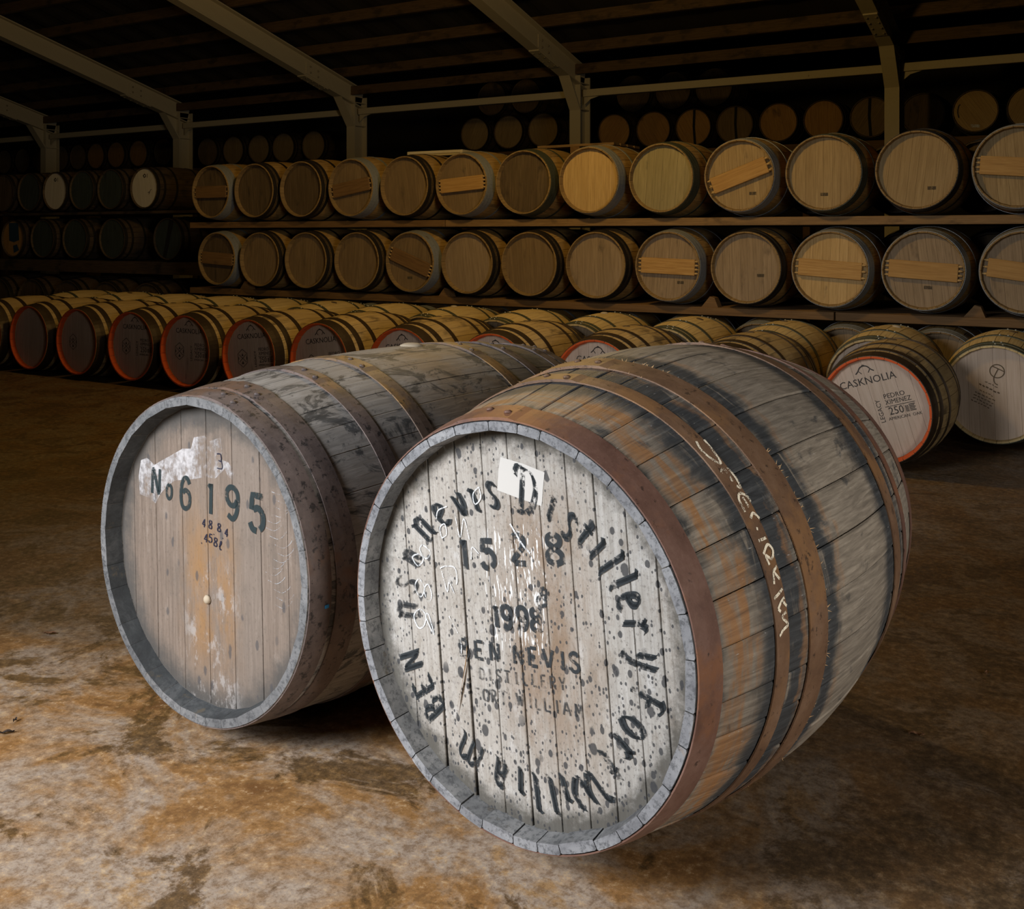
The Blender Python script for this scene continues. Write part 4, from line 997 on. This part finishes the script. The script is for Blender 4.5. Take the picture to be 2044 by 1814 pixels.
# right cask: limewashed, spotted
P1 = Prof(.5030, .4107, 1.2558, 1.8026)
r_, o_ = M['rust_right'], M['rust_tan']
hp1 = [(.003, .064, r_), (.224, .266, o_), (.337, .408, o_), (.848, .919, o_), (.99, 1.032, r_), (1.192, 1.253, r_)]
seams1 = [-.292, -.215, -.138, -.066, .002, .073, .140, .202, .268, .326]
t1, B1, hs1, fy1, Rh1 = front_cask('limewashed_cask', 'big dark-staved cask with a whitewashed head spotted with black mould', P1, -1.0054, 2.3375, 1.4755, 34, .034, .040, hp1, M['stave_right'], M['rim_right'], M['head_right'], seams1, .09,
    {0: (.001, .0008), 1: (.0009, .0034), 2: (.0008, .0040), 4: (.0006, .0022), 7: (.0010, .0007)}, 5, 1.72, M['bevel_right'], (.0009, .0036, .0014))
iy = fy1 - .0016
ring = Ink()
def ringg(ch, x, y, h, w=None, ink=ring, nib=.0155):
    a = math.atan2(y, x); ink.glyph(ch, x, y, (w or h * .62), h, a - PI / 2, 0, nib=nib)
for ch, x, y, h in (('D*', .017, .272, .088), ('i*', .080, .246, .052), ('s*', .122, .218, .052), ('t*', .158, .208, .058), ('i*', .186, .186, .052), ('l*', .212, .162, .066), ('l*', .238, .136, .066), ('e*', .252, .102, .052), ('r*', .268, .060, .052), ('y*', .284, .002, .06),
                    ('F*', .292, -.070, .066), ('o*', .262, -.126, .056), ('r*', .238, -.168, .052), ('t*', .212, -.208, .06), ('i*', .112, -.286, .056), ('l*', .084, -.304, .066), ('l*', .046, -.312, .066), ('i*', .006, -.306, .054), ('a*', -.044, -.306, .056), ):
    ringg(ch, x, y, h)
ringg('m*', -.122, -.286, .054, .066, nib=.012)
ringg('W*', .170, -.268, .064, .085)
for ch, x, y, h in (('B*', -.222, -.224, .062), ('E*', -.254, -.186, .062), ('N*', -.287, -.140, .062), ('n*', -.251, .150, .062), ('e*', -.201, .188, .054), ('v*', -.151, .217, .054), ('i*', -.112, .233, .052), ('s*', -.065, .250, .052)):
    ringg(ch, x, y, h)
ring.split('letter', iy, M['stencil'], t1, B1)
faint = Ink(); ringg('n*', -.297, -.034, .06, None, faint); ringg('s*', -.300, .022, .06, None, faint); ringg('n*', -.285, .082, .05, None, faint)
faint.split('letter', iy, M['stencil_faint'], t1, B1)
num = Ink(); ro = .235
for ch, x, y, h in (('1', -.139, .116, .060), ('5', -.078, .128, .056), ('2', .0, .152, .056), ('8', .087, .169, .056)):
    num.glyph(ch, x, y, .040, h, .12, .0125)
for ch, x, y in (('1', -.056, .006), ('9', -.029, .011), ('9', .010, .017), ('8', .044, .022)): num.glyph(ch, x, y, .028, .042, .12, .0105)
num.glyph('8', .060, .070, .022, .036, -.3, .008)
num.split('digit', iy, M['stencil'], t1, B1)
cap = Ink(); sl = .142
for ch, x in (('B', -.140), ('E', -.100), ('N', -.060), ('N', .0), ('E', .036), ('V', .073), ('I', .107), ('S', .134)): cap.glyph(ch, x, -.058 + (x + .0) * sl, .026, .036, .10, .0072)
cap.split('letter', iy, M['stencil'], t1, B1)
cap = Ink()
for ch, x in zip('DISTILLERY', [-.094 + .0222 * q for q in range(10)]): cap.glyph(ch, x, -.104 + x * .16, .015, .024, .12, .0038)
for ch, x in zip('FORT', [-.104, -.082, -.062, -.038]): cap.glyph(ch, x, -.146 + x * .17, .015, .025, .12, .0038)
for ch, x in zip('WILLIAM', [.004, .030, .048, .070, .094, .116, .144]): cap.glyph(ch, x, -.146 + x * .12, .017, .025, .12, .0038)
cap.split('letter', iy, M['stencil_faint'], t1, B1)
lab = Ink(); lab.poly([(-.045, .330), (.012, .324), (.064, .314), (.060, .28), (.057, .247), (.0, .254), (-.053, .262), (-.05, .30)])
obj('paper_label', lab.mesh('paper_label', iy + .0007, M['label_paper']), t1, mx=B1)
ch_ = Ink()
ch_.line([(-.262, .040), (-.249, .023), (-.258, .004), (-.272, .012), (-.274, .030)], .0028, True, True); ch_.line([(-.249, .024), (-.238, .034), (-.228, .014), (-.236, -.002), (-.248, .012)], .0028, True, True)
ch_.line([(-.262, -.024), (-.245, -.033), (-.250, -.056), (-.266, -.064), (-.279, -.042)], .0030, True, True); ch_.line([(-.247, -.034), (-.237, -.03), (-.222, -.066), (-.228, -.062), (-.243, -.04)], .0030, True)
ch_.line([(-.253, .115), (-.232, .104), (-.243, .088), (-.263, .094), (-.283, .084), (-.268, .068), (-.252, .084), (-.262, .104)], .0030, True, True)
ch_.line([(-.205, .075), (-.19, .082), (-.165, .084), (-.158, .062), (-.16, .05)], .0026); ch_.line([(-.20, .07), (-.185, .03), (-.18, .05), (-.165, .03)], .0024); ch_.line([(-.18, -.02), (-.15, -.06), (-.146, -.09)], .0024)
ch_.line([(-.215, .178), (-.21, .196), (-.186, .208)], .0026); ch_.line([(-.2, .139), (-.187, .15), (-.192, .17), (-.205, .16), (-.2, .139)], .0026); ch_.line([(-.165, .2), (-.15, .15), (-.14, .19), (-.125, .15)], .0024)
ch_.line([(-.1, .262), (-.115, .245), (-.11, .225), (-.095, .24), (-.1, .262)], .0026); ch_.line([(-.12, .11), (-.118, .135), (-.10, .125)], .0024); ch_.line([(-.02, .20), (.01, .165), (.03, .15)], .004)
ch_.split('chalk_mark', iy - .0004, M['chalk'], t1, B1)
# split between two head boards with a raised splinter
spl = fix(mesh_from('splinter', [(-.150, iy, -.02), (-.147, iy - .003, -.03), (-.158, iy - .006, -.10), (-.176, iy - .003, -.17), (-.166, iy, -.12), (-.152, iy, -.06)], [(0, 1, 5), (1, 2, 4, 5), (2, 3, 4)], [(0, 0)] * 6, mat=M['splinter']))
obj('splinter', spl, t1, mx=B1 @ trans(.018, 0, -.05))
# chalk marks on the second hoop (along the band)
def on_hoop(P, pts, w, lift=.0052):
    V, F = [], []
    L = cr(pts, 6)
    for i, (u, ph) in enumerate(L):
        a_ = L[max(i - 1, 0)]; b_ = L[min(i + 1, len(L) - 1)]
        Rr = P.r(u); du, dp = b_[0] - a_[0], math.radians(b_[1] - a_[1]) * Rr; l_ = math.hypot(du, dp) or 1
        nu, np_ = -dp / l_ * w / 2, du / l_ * w / 2
        for s_ in (1, -1):
            uu = u + nu * s_; pp = math.radians(ph) + np_ * s_ / Rr; rr = P.r(uu) + lift
            V.append((rr * math.cos(pp), uu - P.L / 2, rr * math.sin(pp)))
    for i in range(len(L) - 1): F.append((2 * i, 2 * i + 1, 2 * i + 3, 2 * i + 2))
    return V, F
VV, FF = [], []
for pts in ([(.262, 51.5), (.259, 48), (.252, 44.6), (.238, 46.5), (.232, 49.5), (.240, 52)], [(.235, 42.5), (.246, 43.2), (.250, 41.5), (.247, 39.6)], [(.259, 43), (.262, 40), (.258, 37.6), (.250, 38.2)], [(.232, 32.2), (.234, 35.2), (.246, 36.4), (.260, 35.2), (.262, 33.6)], [(.247, 35.4), (.249, 32.8)], [(.238, 30.4), (.252, 31.2), (.262, 29.5)],
            [(.240, 27.8), (.244, 27.6)], [(.232, 25.2), (.256, 25.1)], [(.231, 22.1), (.252, 23.6), (.262, 22), (.250, 20.4), (.236, 21.6), (.238, 19.4)], [(.258, 18.4), (.244, 17.6), (.236, 15.1)], [(.244, 17.6), (.256, 15.6)], [(.226, 12.2), (.240, 12.6), (.258, 13.4)], [(.258, 11.4), (.246, 10.8), (.233, 9.6)], [(.233, 9.6), (.240, 8.8)], [(.252, 10.6), (.261, 9.4)], [(.256, 8.2), (.243, 7.4), (.258, 5.4), (.240, 4.6), (.229, 3.6)]):
    V, F = on_hoop(P1, pts, .0056); b = len(VV); VV += V; FF += [tuple(b + i for i in f) for f in F]
obj('chalk_writing', fix(mesh_from('chalk_writing', VV, FF, [(v[0], v[2]) for v in VV], mat=M['chalk_cream'])), t1, mx=B1)

# ragged straw fibres caught under the third hoop
Rf = random.Random(77); VV, FF = [], []
for q in range(150):
    ph = Rf.choice((Rf.uniform(-.9, .75), Rf.uniform(1.3, 2.6))); u = .409 + Rf.uniform(-.001, .003) if Rf.random() < .65 else .336 - Rf.uniform(0, .002)
    r = P1.r(u) + .003; du = Rf.uniform(.002, .011) * (1 if u > .38 else -1); dr = Rf.uniform(.001, .007); dp = Rf.uniform(-.014, .014); w_ = .0009
    b = len(VV)
    for uu, rr, pp in ((u, r, ph - w_ / r), (u, r, ph + w_ / r), (u + du, r + dr, ph + dp)):
        VV.append((rr * math.cos(pp), uu - P1.L / 2, rr * math.sin(pp)))
    FF.append((b, b + 1, b + 2))
so = obj('straw_fibres', mesh_from('straw_fibres', VV, FF, [(0, 0)] * len(VV), mat=M['splinter']), t1, mx=B1); so['kind'] = 'stuff'

# left cask: plain worn oak, numbered
P2 = Prof(.4655, .4071, 1.4411, 2.142)
l_, lo_ = M['rust_left'], M['rust_left_orange']
hp2 = [(.003, .062, l_), (.074, .136, l_), (.272, .322, l_), (.445, .497, lo_), (.944, .996, lo_), (1.119, 1.169, l_), (1.305, 1.367, l_), (1.379, 1.438, l_)]
seams2 = [-.318, -.221, -.108, -.006, .093, .196, .292]
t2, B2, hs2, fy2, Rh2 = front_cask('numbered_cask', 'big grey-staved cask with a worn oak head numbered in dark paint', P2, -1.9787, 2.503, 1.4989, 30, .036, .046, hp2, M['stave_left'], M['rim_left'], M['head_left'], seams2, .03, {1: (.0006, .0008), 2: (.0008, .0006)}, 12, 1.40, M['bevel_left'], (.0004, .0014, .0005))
iy = fy2 - .0016
num = Ink()
for ch, x, y, w_, h_, sw in (('6', -.097, .144, .046, .080, .0125), ('1', .004, .145, .04, .078, .0135), ('9', .088, .146, .054, .078, .0140), ('5', .180, .136, .060, .088, .0165)): num.glyph(ch, x, y, w_, h_, -.02, sw)
num.glyph('N', -.222, .158, .040, .070, -.06, .0115); num.glyph('o', -.165, .138, .026, .040, -.06, .009)
num.split('digit', iy, M['stencil_green'], t2, B2)
pen = Ink(); 
for ch, x, y in (('4', -.022, .079), ('8', .004, .079), ('.', .018, .066), ('8', .038, .077), ('.', .053, .062), ('4', .066, .069)): pen.glyph(ch, x, y, .013, .021, -.08, .0034)
for ch, x, y in (('.', -.030, .036), ('4', -.014, .042), ('5', .004, .044), ('8', .024, .038), ('l', .043, .032)): pen.glyph(ch, x, y, .014, .022, -.08, .0034)
pen.line([(.030, .262), (.044, .262), (.046, .246), (.036, .246)], .003); pen.line([(.046, .25), (.05, .228), (.03, .226)], .0026)
pen.split('handwritten_mark', iy, M['pen'], t2, B2)
sm = Ink()
sm.poly([(-.063, .293), (-.02, .302), (.0, .290), (.043, .305), (.05, .27), (.046, .250), (.075, .245), (.096, .225), (.092, .205), (.072, .21), (.06, .228), (.024, .199), (-.02, .196), (-.06, .186), (-.144, .170), (-.175, .150), (-.205, .125), (-.225, .098), (-.252, .108), (-.294, .113), (-.300, .16), (-.290, .205), (-.262, .215), (-.23, .2), (-.20, .215), (-.155, .236), (-.110, .258), (-.075, .262)])
obj('chalky_smear', sm.mesh('chalky_smear', iy + .0008, M['smear']), t2, mx=B2)
dr = Ink()
for k_ in range(16):
    a = -.1 + .055 * k_; x, y = .262 + .02 * math.sin(k_), .20 - .018 * k_
    dr.line([(x - .03, y - .004), (x, y - .007), (x + .022, y + .006), (x + .03, y + .016)], .0011)
obj('scratches', dr.mesh('scratches', iy + .0009, M['chalk_faint']), t2, mx=B2)
obj('cork_peg', dome('cork_peg', .012, .010, M['cork'], 9), t2, mx=B2 @ trans(-.006, fy2 - .001, -.113) @ Matrix.Rotation(PI / 2, 4, 'X'))
bung = dome('bung', .038, .013, M['cork'], 18)
obj('bung', bung, t2, mx=B2 @ trans(P2.Rb * math.cos(1.60), .836 - P2.L / 2, P2.r(.836) * math.sin(1.60) - .004))
bc = box('paint_chip', -.004, .004, -.006, .006, 0, .0015, M['blue_chip'])
aa = math.radians(-6); um = .05; rr = P2.r(um) + .0038
obj('paint_chip', bc, t2, mx=B2 @ trans(rr * math.cos(aa), um - P2.L / 2, rr * math.sin(aa)) @ rotY(PI / 2 - aa))

# ------------------------------------------------------------------ dry leaves on the floor
def leaf_mesh(name, l, w, mat, seed):
    R = random.Random(seed); vs_, fs = [], []
    n = 7
    for i in range(n):
        t_ = i / (n - 1); ww = w * math.sin(PI * min(max(t_, .03), .97)) ** .8; z = .003 + .004 * math.sin(t_ * 5 + seed) ** 2
        vs_ += [(l * (t_ - .5), -ww / 2, z + R.uniform(0, .002)), (l * (t_ - .5), 0, z * .7), (l * (t_ - .5), ww / 2, z + R.uniform(0, .002))]
    for i in range(n - 1):
        for k_ in range(2): a = i * 3 + k_; fs.append((a, a + 1, a + 4, a + 3))
    b = len(vs_); vs_ += [(x, y, z + .0012) for x, y, z in vs_]
    fs += [tuple(b + i for i in reversed(f)) for f in fs]
    return mesh_from(name, vs_, fs, [(v[0], v[1]) for v in vs_], mat=mat)
def floor_pt(px, py):
    dd = 2055.2 * 1.28 / (py - 469.2); tt = (px - 1022) / 2055.2; s_, c_ = math.sin(.5509), math.cos(.5509)
    return dd * (-s_ + c_ * tt), dd * (c_ + s_ * tt)
for i, (px, py, l, w, a, m_, lab) in enumerate(((1829, 1468, .038, .016, .2, 'leaf', 'tan dry leaf alone on the dark floor beside the spotted cask'), (100, 1266, .040, .017, .6, 'leaf', 'reddish dry leaf on the floor near the numbered cask'), (14, 1464, .035, .012, .9, 'leaf_dark', 'curled black leaf at the frame edge on the rusty floor'), (30, 1440, .016, .009, 2.0, 'leaf_dark', 'tiny black leaf scrap beside the curled leaf'), (1970, 1345, .030, .010, 1.4, 'leaf', 'faint brown leaf on the dark floor away from the casks'))):
    x, y = floor_pt(px, py); o = obj('dry_leaf', leaf_mesh('dry_leaf', l, w, M[m_], i)); o.location = (x, y, .0); o.rotation_euler = (0, 0, a); tag(o, lab, 'leaf')
